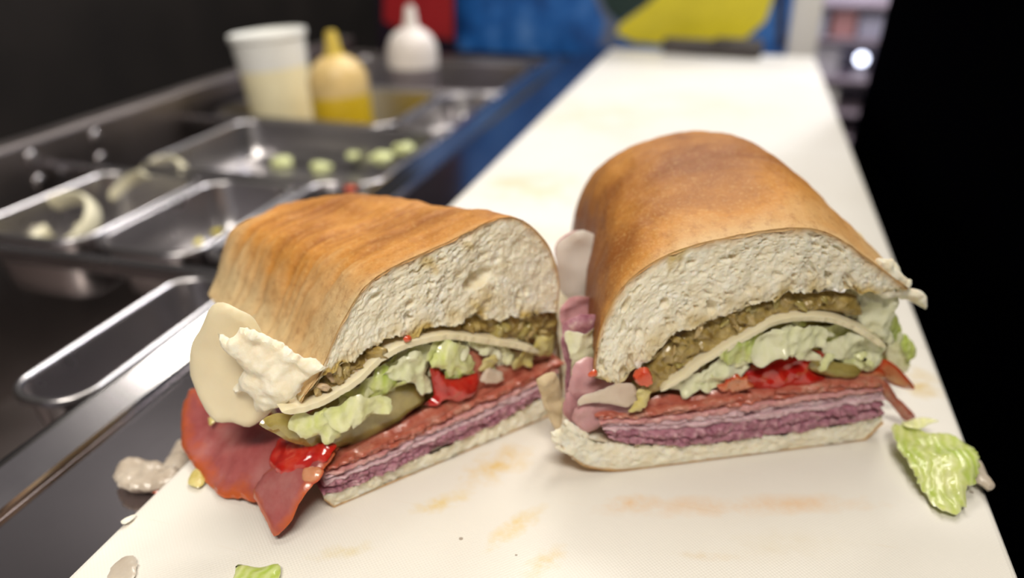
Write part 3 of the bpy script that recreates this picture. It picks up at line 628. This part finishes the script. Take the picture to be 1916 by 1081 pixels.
pc(RT, FR_, -.0025, [(1193, 727), (1212, 730), (1215, 743), (1199, 768), (1174, 769), (1187, 752)], 'yellow_bit', 'lettuce_shred', th=.0012, step=.0008, jag=.0012, warp=.0016, wsc=200, edge=.0004)
pc(RT, FR_, -.0030, [(1190, 699), (1209, 688), (1219, 702), (1217, 717), (1196, 721), (1187, 711)], 'red_pepper', 'pepper_bit', th=.0032, step=.0007, warp=.0006, jag=.0006, edge=.0007)
pc(RT, FR_, -.0012, [(1100, 699), (1114, 690), (1118, 702), (1103, 705)], 'red_pepper', 'pepper_bit', th=.002, step=.0007, warp=.0003)
pc(RT, FR_, .050, [(1040, 469), (1056, 448), (1095, 430), (1150, 480), (1160, 567), (1095, 575), (1067, 560), (1047, 540)], 'grey_cheese', 'cheese_slice', th=.002, step=.002, warp=.0015, edge=.0006)
pc(RT, FR_, .053, [(1038, 466), (1052, 444), (1085, 430), (1110, 460), (1090, 500), (1048, 500)], 'ham_fold_shaded', 'ham_slice', th=.002, step=.002, warp=.001)
pc(RT, FR_, .030, [(1046, 600), (1058, 566), (1110, 560), (1150, 640), (1110, 640), (1085, 628), (1062, 615)], 'ham_fold_shaded', 'ham_slice', th=.0014, step=.0014, warp=.004, wsc=90, edge=.0004, jag=.0006)
pc(RT, FR_, .017, [(1050, 640), (1062, 600), (1120, 590), (1160, 700), (1165, 810), (1098, 824), (1068, 800), (1054, 750), (1058, 690)], 'salami', 'ham_slice', th=.0016, step=.0015, warp=.003, wsc=70, edge=.0004, jag=.0008)
pc(RT, FR_, .013, [(1058, 632), (1072, 622), (1112, 618), (1130, 690), (1100, 700), (1078, 712), (1066, 690)], 'lettuce_white', 'lettuce_shred', th=.0008, step=.0012, warp=.004, wsc=130, edge=.0003, jag=.0015, fold=.001)
pc(RT, FR_, .012, [(1004, 708), (1022, 698), (1044, 704), (1054, 740), (1072, 780), (1074, 815), (1050, 835), (1040, 808), (1024, 772), (1012, 740)], 'bread_skin', 'torn_crumb', th=.003, step=.0011, jag=.0008, warp=.002, fine=.0008, fsc=300)
pc(RT, FR_, .001, [(1032, 812), (1046, 806), (1060, 790), (1078, 800), (1110, 815), (1140, 845), (1120, 862), (1080, 862), (1056, 846), (1040, 834)], 'crumb', 'torn_crumb', th=.003, step=.0008, jag=.0016, warp=.0016, fine=.0010, fsc=420)

def shreds(root, plane, poly, n, mats, dr, ln=(.006, .013), wd=(.0018, .0045)):
    P = uv(plane, poly); lo, hi = P.min(axis=0), P.max(axis=0); made = 0
    while made < n:
        q = lo+(hi-lo)*RNG.random(2)
        if not inside(q[None], P)[0]: continue
        made += 1; a = RNG.normal()*.6; l = ln[0]+(ln[1]-ln[0])*RNG.random(); w = wd[0]+(wd[1]-wd[0])*RNG.random(); c, s_ = math.cos(a), math.sin(a)
        pts = [(-l/2, -w*.3), (-l*.2, -w/2), (l*.25, -w*.45), (l/2, -w*.1), (l*.42, w*.4), (0, w/2), (-l*.4, w*.35)]
        out = [(q[0]+x*c-y*s_, q[1]+x*s_+y*c) for x, y in pts]
        piece('lettuce_shred', None, plane.back(dr[0]+(dr[1]-dr[0])*RNG.random()), M[mats[int(RNG.random()*len(mats))]], root, .0007, .0010, .0007, .0022, 150, .0003, 380, 0, .0003, 0, (RNG.normal()*.3, RNG.normal()*.4), outline2d=out)
shreds(RT, FR_, [(1270, 728), (1350, 668), (1440, 615), (1540, 600), (1640, 640), (1640, 690), (1520, 665), (1400, 690), (1300, 738)], 26, ['lettuce_white', 'lettuce_white', 'lettuce_pale'], (.0005, .006))

# ---- left half
o0 = FL_.w(.035, 0, -.045)
LTt = empty('sandwich_half', (o0[0], o0[1], 0), 'lower left half of the cold-cut sub with wrinkled crust and cheese and capicola hanging out', 'sandwich', 'two halves of the cut sub')
L_out = uv(FL_, [(560, 750), (600, 690), (640, 600), (700, 520), (830, 455), (950, 405), (1020, 450), (1045, 520), (1042, 580)])
L_low = uv(FL_, [(560, 750), (600, 712), (640, 685), (690, 655), (740, 632), (800, 618), (850, 602), (900, 592), (950, 590), (1000, 588), (1042, 580)])
tbl = empty_part('top_bun', LTt)
def bakeL(s, t, q): return .66-1.5*max(0, .34-s)-.25*max(0, .52-s)+.20*fbm(q, 26, 9.0)+.10*t-.16*max(0, .22-t)/.22
def wrL(s, d, q):
    env = .30+.70*max(0, 1-abs(s-.28)/.5); dw = d+.0035*noise.noise(Vector((s*3.0, d*30, 2)))+.004*s
    r1 = 1-2.6*abs(noise.noise(Vector((dw*230, s*1.6, 7)))); r2 = 1-2.4*abs(noise.noise(Vector((dw*560, s*3.0, 3))))
    return (.00085*r1*env+.00035*r2*env)*min(1, max(0, d-.003)/.010)
top_crust(tbl, FL_, 'L', L_out, bakeL, wrL)
hx = FL_.un(895, 522)
crumb('crumb', tbl, FL_, L_out, L_low, 'L', .0020, .0030, (hx[0], hx[1], .0055, .0032), .42)
base_bun(LTt, FL_, 'L', uv(FL_, [(604, 925), (650, 912), (750, 870), (850, 825), (940, 785), (1020, 742)]), uv(FL_, [(606, 934), (640, 952), (720, 934), (830, 893), (930, 845), (1032, 772)]))
slices(LTt, FL_, 'L', [(612, 868), (700, 832), (780, 796), (900, 742), (1000, 697), (1055, 672)], [(598, 926), (650, 912), (750, 870), (850, 824), (940, 784), (1022, 735)],
       [('capicola_slice', 1.2, M['capicola_edge'], .001), ('capicola_slice', 1.1, M['capicola_edge'], .0), ('ham_slice', 1.0, M['ham'], .001), ('ham_slice', 1.0, M['pale_ham'], .0002), ('ham_slice', .8, M['pale_ham'], .001),
        ('salami_slice', 1.8, M['salami'], .001), ('salami_slice', 2.0, M['salami'], .0004)], .075)
piece('filling_bed', [(560, 800), (620, 740), (700, 690), (800, 630), (930, 600), (1030, 590), (1035, 660), (960, 710), (860, 755), (720, 820), (620, 855)], FL_.back(.011), M['pickle'], LTt, .006, .003, 0, .002, 90, .001, 300)
piece('relish_bed', [(556, 752), (600, 708), (650, 675), (700, 648), (760, 622), (830, 600), (900, 585), (960, 582), (1036, 574), (1034, 640), (980, 640), (900, 622), (820, 630), (740, 655), (690, 690), (640, 730), (590, 752)], FL_.back(.004), M['relish'], LTt, .004, .0010, .0008, .001, 120, .0016, 420)
chunks(LTt, FL_, [(570, 742), (620, 700), (690, 662), (720, 655), (690, 690), (640, 728), (590, 748)], 20, .0014, [M['relish_light'], M['relish'], M['relish'], M['tan_bit']], (.0005, .004), 'relish_chunk')
chunks(LTt, FL_, [(760, 632), (850, 605), (930, 594), (1030, 585), (1028, 636), (980, 636), (910, 618), (830, 622)], 30, .0013, [M['relish'], M['relish_light'], M['pickle']], (.0012, .0045), 'relish_chunk')
ribbon('cheese_slice', LTt, FL_, [(524, 764), (560, 760), (600, 748), (640, 728), (680, 697), (715, 663), (750, 645), (800, 634), (850, 629), (910, 634), (960, 645), (1005, 658)], .0024, -.0014, .05, M['cheese'], 'L', 4.0)
pc(LTt, FL_, .005, [(484, 792), (520, 775), (560, 780), (620, 790), (680, 760), (735, 712), (790, 728), (797, 748), (770, 767), (740, 792), (700, 815), (660, 834), (620, 840), (570, 834), (530, 818)], 'pickle', 'pickle_slice', th=.003, step=.0016, jag=.0004, warp=.0012)
pc(LTt, FL_, .000, [(540, 798), (559, 776), (590, 773), (603, 764), (634, 764), (645, 790), (638, 811), (625, 823), (603, 827), (597, 814), (572, 822), (556, 811)], 'lettuce_pale', 'lettuce_shred', **LW)
pc(LTt, FL_, -.001, [(603, 770), (634, 756), (663, 739), (690, 735), (720, 740), (730, 765), (697, 779), (672, 789), (653, 792), (630, 800)], 'lettuce_pale', 'lettuce_shred', bulge=.001, **LW)
pc(LTt, FL_, .001, [(672, 735), (690, 712), (710, 688), (735, 690), (742, 705), (728, 728), (715, 742), (690, 748)], 'lettuce_green', 'lettuce_shred', **LW)
pc(LTt, FL_, .000, [(715, 700), (735, 680), (750, 663), (775, 650), (790, 665), (800, 685), (806, 707), (815, 722), (800, 740), (785, 735), (775, 715), (755, 712), (730, 710)], 'lettuce_white', 'lettuce_shred', **LW)
pc(LTt, FL_, .003, [(743, 668), (770, 648), (820, 637), (850, 636), (830, 670), (800, 692), (765, 690)], 'lettuce_white', 'lettuce_shred', **LW)
pc(LTt, FL_, -.001, [(799, 685), (812, 657), (828, 637), (850, 637), (869, 650), (881, 666), (891, 682), (884, 694), (862, 701), (837, 704), (828, 688)], 'lettuce_pale', 'lettuce_shred', bulge=.0015, **LW)
pc(LTt, FL_, .0, [(828, 692), (850, 690), (880, 690), (886, 698), (862, 704), (838, 706)], 'lettuce_green', 'lettuce_shred', **LW)
pc(LTt, FL_, .001, [(870, 637), (906, 639), (932, 652), (938, 671), (919, 667), (900, 658), (880, 650)], 'lettuce_white', 'lettuce_shred', **LW)
pc(LTt, FL_, .0, [(898, 687), (911, 664), (930, 667), (926, 690), (902, 696)], 'yellow_bit', 'lettuce_shred', **LW)
pc(LTt, FL_, .001, [(928, 647), (957, 654), (963, 681), (944, 681), (935, 663)], 'lettuce_pale', 'lettuce_shred', **LW)
pc(LTt, FL_, .0, [(960, 665), (978, 653), (996, 657), (998, 678), (985, 690), (962, 686)], 'yellow_bit', 'pepper_ring', **LW)
pc(LTt, FL_, -.001, [(996, 660), (1005, 638), (1035, 626), (1033, 662), (1015, 668)], 'yellow_bit', 'pepper_ring', **LW)
pc(LTt, FL_, .003, [(870, 650), (900, 655), (930, 672), (1000, 688), (1020, 690), (960, 716), (890, 735), (870, 700)], 'capicola_edge', 'capicola_slice', th=.003, step=.0014, warp=.001)
pc(LTt, FL_, .001, [(793, 758), (812, 737), (804, 690), (818, 684), (831, 700), (856, 698), (894, 697), (893, 721), (884, 736), (869, 744), (850, 750), (828, 748), (815, 758)], 'tomato', 'tomato_slice', th=.005, step=.0010, jag=.0004, warp=.0012, fine=.0009, fsc=300)
pc(LTt, FL_, .0, [(895, 708), (906, 692), (931, 690), (942, 709), (919, 717), (897, 714)], 'onion_skin', 'onion_strip', th=.0016, jag=.0008, edge=.0005, step=.001, warp=.0008)
pc(LTt, FL_, .0015, [(640, 850), (680, 830), (740, 800), (800, 764), (850, 745), (900, 728), (930, 720), (900, 746), (800, 795), (700, 838), (640, 862)], 'capicola_edge', 'capicola_slice', th=.003, step=.0013, jag=.0003, warp=.0012, fine=.0004)
pc(LTt, FL_, -.0016, [(754, 633), (764, 626), (771, 634), (760, 640)], 'red_pepper', 'pepper_bit', th=.002, step=.0007, warp=.0003)
shreds(LTt, FL_, [(560, 795), (640, 760), (720, 690), (800, 645), (900, 640), (1000, 660), (960, 690), (880, 690), (800, 700), (720, 750), (620, 815)], 26, ['lettuce_white', 'lettuce_pale', 'lettuce_pale'], (.0005, .006))
# capicola hanging out to the board
q1, q2 = at_z(417, 932, .0015), at_z(512, 999, .002); q3 = hit(616, 862, FL_.o-FL_.n*.001, FL_.n)
PC = Plane.three(q1, q2, q3)
piece('capicola_slice', [(359, 725), (348, 742), (339, 761), (335, 792), (339, 830), (355, 858), (373, 883), (392, 905), (417, 930), (446, 932), (480, 937), (520, 930), (580, 900), (622, 850), (628, 826), (572, 800), (500, 770), (420, 740)], PC, M['capicola'], LTt, .0022, .0016, .0005, .0022, 45, .0003, 300, 0, None, -.001)
piece('capicola_slice', [(478, 925), (490, 952), (499, 978), (509, 999), (524, 993), (540, 978), (565, 943), (590, 912), (609, 877), (626, 846), (600, 838), (540, 860), (500, 890)], PC, M['capicola'], LTt, .0022, .0014, .0004, .0014, 60, .0003, 300, .002, None, .0022)
piece('tomato_slice', [(521, 820), (546, 827), (572, 833), (603, 828), (627, 830), (618, 849), (606, 864), (578, 874), (559, 880), (546, 893), (521, 890), (501, 877), (509, 855)], PC, M['tomato'], LTt, .004, .0010, .0010, .0014, 80, .0006, 260, .001, None, .0042)
piece('tomato_slice', [(566, 880), (590, 870), (604, 880), (590, 902), (568, 905)], PC, M['tomato_flesh'], LTt, .003, .0011, 0, .0008, 80, .0004, 260, 0, None, .0042)
# cheese slice and torn side hanging out on the left
P1 = FL_.w(*FL_.un(600, 740), .0); SD = -FL_.e1*.80-FL_.n*.60
PT = Plane.three(P1, P1+SD*.03, P1+ZUP*.03)
piece('cheese_slice', [(396, 573), (417, 568), (450, 580), (480, 600), (510, 680), (515, 750), (500, 778), (467, 798), (435, 790), (405, 787), (378, 759), (358, 721), (351, 700), (353, 653), (373, 617), (384, 593)], PT, M['white_cheese'], LTt, .0028, .0016, .0001, .002, 35, 0, 300, .0, None, -.0055)
piece('torn_crumb', [(413, 621), (435, 629), (444, 617), (467, 609), (490, 620), (520, 634), (560, 655), (590, 675), (605, 690), (580, 706), (562, 730), (547, 747), (518, 759), (500, 771), (482, 777), (473, 768), (470, 747), (458, 738), (435, 746), (429, 738), (444, 718), (451, 694), (444, 670), (423, 650), (414, 638)], PT, M['crumb'], LTt, .004, .0008, .0013, .0042, 75, .0007, 300, .0015, .002, .0005)
piece('lettuce_shred', [(390, 780), (404, 784), (398, 793), (392, 796)], PC, M['yellow_bit'], LTt, .0015, .0008, 0, .0004, 90, 0, 300, 0, None, .002)

# ------------------------------------------------------------------ loose scraps on board and deck
def loose(name, px, z, mat, label, cat, slope=(0, 0), **kw):
    P0 = at_z(*px[0], z); n = np.array([slope[0], slope[1], 1.]); n /= np.linalg.norm(n); e1 = np.cross([0, 1., 0], n); e1 /= np.linalg.norm(e1)
    c = np.mean([at_z(*p, z) for p in px], axis=0)
    o = piece(name, px, Plane(c, e1, np.cross(n, e1), n), M[mat], None, zmin=.0001 if z > 0 else -.0124, **kw); return tag(o, label, cat)
loose('lettuce_leaf', [(1668, 800), (1690, 788), (1715, 800), (1745, 815), (1772, 812), (1800, 830), (1815, 855), (1830, 885), (1832, 900), (1812, 915), (1808, 940), (1795, 955), (1765, 958), (1740, 935), (1715, 900), (1690, 860), (1672, 830)], .0045, 'lettuce_green', 'crumpled green lettuce leaf lying at the right edge of the board', 'lettuce', (0, -.12), th=.0008, step=.0010, jag=.0014, warp=.0028, wsc=60, fine=.0004, fsc=300, bulge=.002, edge=.0003, fold=.0007)
loose('lettuce_shred', [(1690, 792), (1720, 780), (1757, 786), (1740, 793), (1722, 802), (1700, 800)], .0075, 'lettuce_pale', 'thin olive lettuce strip on top of the crumpled green leaf', 'lettuce', th=.0012, step=.001, warp=.0006)
loose('lettuce_stalk', [(1822, 862), (1838, 866), (1850, 888), (1862, 908), (1852, 918), (1838, 908), (1820, 895)], .0035, 'onion', 'small pale stalk sticking out over the right board edge', 'lettuce', th=.003, step=.001, warp=.001, jag=.0003)
loose('lettuce_shred', [(445, 1054), (480, 1058), (522, 1055), (520, 1085), (500, 1100), (438, 1100), (440, 1070)], .002, 'lettuce_green', 'flat yellow-green lettuce scrap at the bottom picture edge', 'lettuce', th=.0016, step=.0012, warp=.0010)
loose('onion_scrap', [(205, 1062), (222, 1046), (244, 1038), (256, 1050), (254, 1075), (230, 1092), (200, 1085)], .0012, 'onion', 'translucent beige onion scrap near the bottom left board corner', 'onion', th=.0008, step=.0010, jag=.0008, warp=.0006, edge=.0003)
loose('onion_piece', [(212, 888), (222, 872), (250, 864), (290, 864), (325, 878), (340, 895), (310, 912), (270, 917), (240, 917), (218, 905)], -.0085, 'onion', 'plump pale onion piece on the steel beside the board', 'onion', th=.0055, step=.0010, warp=.0014, wsc=140, edge=.0045, jag=.0009, fine=.0014, fsc=260)
loose('onion_strip', [(300, 880), (318, 845), (332, 828), (350, 830), (356, 855), (345, 880), (330, 900)], -.0095, 'onion', 'beige onion strip behind the plump piece beside the board', 'onion', th=.004, step=.0010, warp=.0012, edge=.003, jag=.0006, fine=.001, fsc=260)
loose('tomato_scrap', [(283, 915), (290, 905), (305, 900), (318, 905), (300, 920), (286, 922)], -.0105, 'red_pepper', 'small red scrap wedged against the left board edge', 'tomato', th=.003, step=.001, warp=.0004)
loose('lettuce_crumb', [(352, 905), (362, 880), (378, 876), (384, 900), (372, 912)], .0012, 'yellow_bit', 'small yellowish lettuce crumb beside the hanging capicola', 'lettuce', th=.0016, step=.001, jag=.0003, warp=.0005)
loose('bread_crumb', [(226, 976), (240, 968), (256, 962), (246, 974), (232, 982)], .0010, 'crumb', 'tiny pale bread crumb on the left board edge', 'crumb', th=.0014, step=.001, warp=.0003)

# ------------------------------------------------------------------ background
PY = 1.115
def flat_poly(name, px, y, mat, parent, th=.0012):
    A = [at_y(*p, y) for p in px]; n = len(A); V = [tuple(p) for p in A]+[(p[0], y+th, p[2]) for p in A]
    return mesh(name, V, [tuple(range(n)), tuple(range(2*n-1, n-1, -1))]+[(i, (i+1) % n, n+(i+1) % n, n+i) for i in range(n)], mat, parent, False)
def blue_mat():
    m, nt, b = newmat('blue_print'); co = coords(nt)
    c = ramp(nt, noise_tex(nt, 22, 4, .6, co), [(.3, (.004, .04, .18)), (.52, (.014, .13, .46)), (.75, (.12, .29, .66))]); nt.links.new(c, b.inputs['Base Color']); setp(b, Roughness=.4); return m
M['blue'] = blue_mat(); M['yellow_print'] = plain('yellow_print', (.80, .68, .03), .4, nscale=14, namp=.12); M['dark_green'] = plain('dark_green', (.012, .035, .03), .4)
M['red_print'] = plain('red_print', (.34, .012, .016), .4, nscale=12, namp=.2); M['black_print'] = plain('black_print', (.012, .006, .016), .35)
M['grey_blue'] = plain('grey_blue', (.12, .15, .24), .4)
M['white_trim'] = plain('white_trim', (.74, .72, .68), .5)
p0 = at_y(855, 112, PY); p1 = at_y(1468, 112, PY)
pn = empty('printed_panel', ((p0[0]+p1[0])/2, PY, -.02), 'mottled blue printed panel with a yellow patch standing behind the board', 'panel')
box('backing', (p0[0], PY, -.02), (p1[0], PY+.012, .30), M['blue'], pn, .001)
flat_poly('yellow_patch', [(1152, 62), (1185, 78), (1250, 84), (1330, 82), (1395, 72), (1432, 40), (1446, 0), (1452, -60), (1290, -60), (1210, 10), (1160, 45)], PY-.0016, M['yellow_print'], pn)
flat_poly('green_patch', [(1095, -60), (1290, -60), (1210, 8), (1160, 42), (1138, 25)], PY-.0013, M['dark_green'], pn, .0011)
flat_poly('grey_patch', [(1085, -60), (1098, -60), (1140, 25), (1158, 45), (1150, 64), (1165, 86), (1120, 88), (1132, 40)], PY-.0010, M['grey_blue'], pn, .0008)
flat_poly('dark_border', [(1453, -80), (1468, -80), (1468, 90), (1453, 90)], PY-.0020, M['black_print'], pn, .001)
p0 = at_y(712, 112, 1.06); p1 = at_y(853, 112, 1.06)
rp = empty('printed_panel', ((p0[0]+p1[0])/2, 1.06, -.02), 'black panel with a deep red patch left of the blue panel', 'panel')
box('backing', (p0[0], 1.06, -.02), (p1[0], 1.07, .30), M['black_print'], rp, .001)
flat_poly('red_patch', [(718, -80), (846, -80), (848, 74), (800, 66), (740, 50), (718, 40)], 1.0585, M['red_print'], rp)
p0 = at_y(1470, 100, PY+.02); p1 = at_y(1526, 100, PY+.02)
tr = box('trim_1', (p0[0], PY+.012, -.6), (p1[0], PY+.05, .6), M['white_trim'], None, .003); tr['kind'] = 'structure'
# knife across the far end of the board
k0, k1 = at_z(1240, 96, .002), at_z(1426, 107, .002); ax = Vector(k1-k0); Lk = ax.length; ang = math.atan2(ax.y, ax.x)
kn = empty('knife', tuple((k0+k1)/2*np.array([1, 1, 0])), 'dark grey knife lying across the far end of the white board', 'knife')
M['handle'] = plain('knife_handle', (.055, .046, .045), .5, nscale=60, namp=.4); M['blade'] = plain('knife_blade', (.07, .06, .06), .5, nscale=60, namp=.4)
def kbox(name, x0, x1, w, z0, z1, mat, bev):
    bm = bmesh.new(); bmesh.ops.create_cube(bm, size=1); Rm = Matrix.Rotation(ang, 3, 'Z')
    for v in bm.verts:
        q = Vector((x0+(v.co.x+.5)*(x1-x0), v.co.y*w*(1 if v.co.x > 0 else .85), z0+(v.co.z+.5)*(z1-z0))); v.co = Rm @ q + Vector((k0[0], k0[1], 0))
    bmesh.ops.bevel(bm, geom=bm.edges[:], offset=bev, segments=3, profile=.5, affect='EDGES'); obj_bm(name, bm, mat, kn, True)
kbox('blade', 0, Lk*.52, .020, .0005, .0185, M['blade'], .0025); kbox('handle', Lk*.50, Lk, .022, .0005, .022, M['handle'], .006)

# black cloth beside the board
def cloth():
    V = []; nu, nv = 40, 30; e0 = at_x(1590, 268, .150); e1 = at_x(1665, 0, .150); dy = (e1[1]-e0[1])/(e1[2]-e0[2])
    for j in range(nv):
        z = -.62+1.3*j/(nv-1)
        for i in range(nu):
            s = i/(nu-1); yend = e0[1]+dy*(z-e0[2])*(.9 if z > e0[2] else .3); y = -.25+(yend+.25)*s; x = .150+.028*(1-math.cos(math.pi*s*5))*.5*(1-s)+.10*(1-s)**3+.003*nz((0, y, z), 9)
            V.append((x, y, z))
    Fc = grid_faces(nv, nu); off = len(V); V += [(x+.004, y, z) for x, y, z in V]; Fc += [tuple(off+k for k in reversed(f)) for f in Fc]
    for j in range(nv-1):
        for i in (0, nu-1): a = j*nu+i; Fc.append((a, a+nu, off+a+nu, off+a))
    for i in range(nu-1):
        for j in (0, nv-1): a = j*nu+i; Fc.append((a, a+1, off+a+1, off+a))
    return V, Fc
M['black_cloth'] = plain('black_cloth', (.0009, .0009, .0016), 1.0, spec=.0)
V, Fc = cloth(); o = mesh('black_cloth', V, Fc, M['black_cloth']); tag(o, 'plain black cloth hanging along the right side of the board', 'cloth')

# shelf far behind, seen between board and cloth
SY = 2.0
def far(px): return at_y(*px, SY)
M['shelf_grey'] = plain('shelf_grey', (.62, .60, .68), .5, nscale=20); M['shelf_dark'] = plain('shelf_dark', (.30, .24, .29), .5)
M['box_lav'] = plain('box_lavender', (.6, .6, .8), .5); M['box_red'] = plain('box_red', (.70, .36, .38), .5); M['box_pale'] = plain('box_pale', (.82, .80, .78), .5); M['box_blue'] = plain('box_blue', (.68, .70, .90), .5)
xl, xr = far((1490, 100))[0], far((1800, 100))[0]
zs = [far((1600, v))[2] for v in (262, 212, 150, 76, 10)]
sh = empty('shelf_rack', ((xl+xr)/2, SY+.1, -.62), 'blurred grey shelf rack far behind the board beside the black cloth', 'shelf')
box('back_panel', (xl, SY+.20, -.62), (xr, SY+.215, .5), M['shelf_grey'], sh, .002)
for x in (xl, xr): box('upright', (x-.012, SY-.01, -.62), (x+.012, SY+.2, .5), M['shelf_grey'], sh, .002)
for z in zs: box('shelf_board', (xl, SY, z-.008), (xr, SY+.2, z+.002), M['shelf_dark'], sh, .002)
def fbox(px0, px1, zk, h, mat, label):
    a, b = far(px0)[0], far(px1)[0]; z = zs[zk]+.003
    e = empty('storage_box', ((a+b)/2, SY+.07, z), label, 'box', 'boxes on the far shelf')
    box('carton', (a, SY+.02, z), (b, SY+.13, z+h*.86), mat, e, .004); box('lid', (a-.002, SY+.018, z+h*.86), (b+.002, SY+.132, z+h), mat, e, .003)
hh = lambda k, v: max(.02, far((1600, v))[2]-zs[k])
fbox((1515, 0), (1580, 0), 0, hh(0, 228), M['box_pale'], 'pale box on the lowest visible far shelf')
fbox((1520, 0), (1600, 0), 1, hh(1, 175), M['box_pale'], 'pale wide box second from the bottom of the far shelf')
fbox((1515, 0), (1592, 0), 2, hh(2, 92), M['shelf_grey'], 'tall grey box left of the bright lamp on the far shelf')
fbox((1515, 0), (1556, 0), 3, hh(3, 28), M['box_blue'], 'lavender-blue box beside the white post on the far shelf')
fbox((1566, 0), (1612, 0), 3, hh(3, 22), M['box_red'], 'dusty red box on the far shelf')
fbox((1618, 0), (1668, 0), 3, hh(3, 34), M['box_lav'], 'lavender box beside the red box on the far shelf')
lp = far((1617, 117)); M['lamp_glow'] = plain('lamp_glow', (.8, .85, 1), .4, Emission_Color=(.75, .8, 1, 1), Emission_Strength=7.0)
lm = empty('shelf_lamp', (lp[0], SY+.05, zs[2]), 'small glowing white lamp on the far shelf', 'lamp')
bm = bmesh.new(); bmesh.ops.create_uvsphere(bm, u_segments=20, v_segments=12, radius=.012)
for v in bm.verts: v.co = Vector((lp[0], SY+.05, lp[2]))+v.co
obj_bm('bulb', bm, M['lamp_glow'], lm, True)
lathe([(.016, zs[2]+.003), (.014, zs[2]+.010), (.006, zs[2]+.014), (.006, lp[2]-.010)], (lp[0], SY+.05, 0), (0, 0), 'lamp_base', M['shelf_grey'], lm, 20)

# room
M['dark_wall'] = plain('dark_wall', (.013, .010, .008), .5, nscale=3, namp=.5); M['floor'] = plain('floor_tile', (.05, .045, .045), .6)
M['ceiling'] = plain('ceiling_paint', (.35, .33, .30), .8)
def struct(o): o['kind'] = 'structure'; return o
struct(box('floor', (-1.5, -1.5, -.66), (1.6, 2.6, -.62), M['floor'], None, 0))
struct(box('wall_left', (-1.02, -1.5, -.62), (-.98, 2.6, 1.9), M['dark_wall'], None, 0))
struct(box('wall_back', (-.98, 2.5, -.62), (1.6, 2.54, 1.9), M['dark_wall'], None, 0))
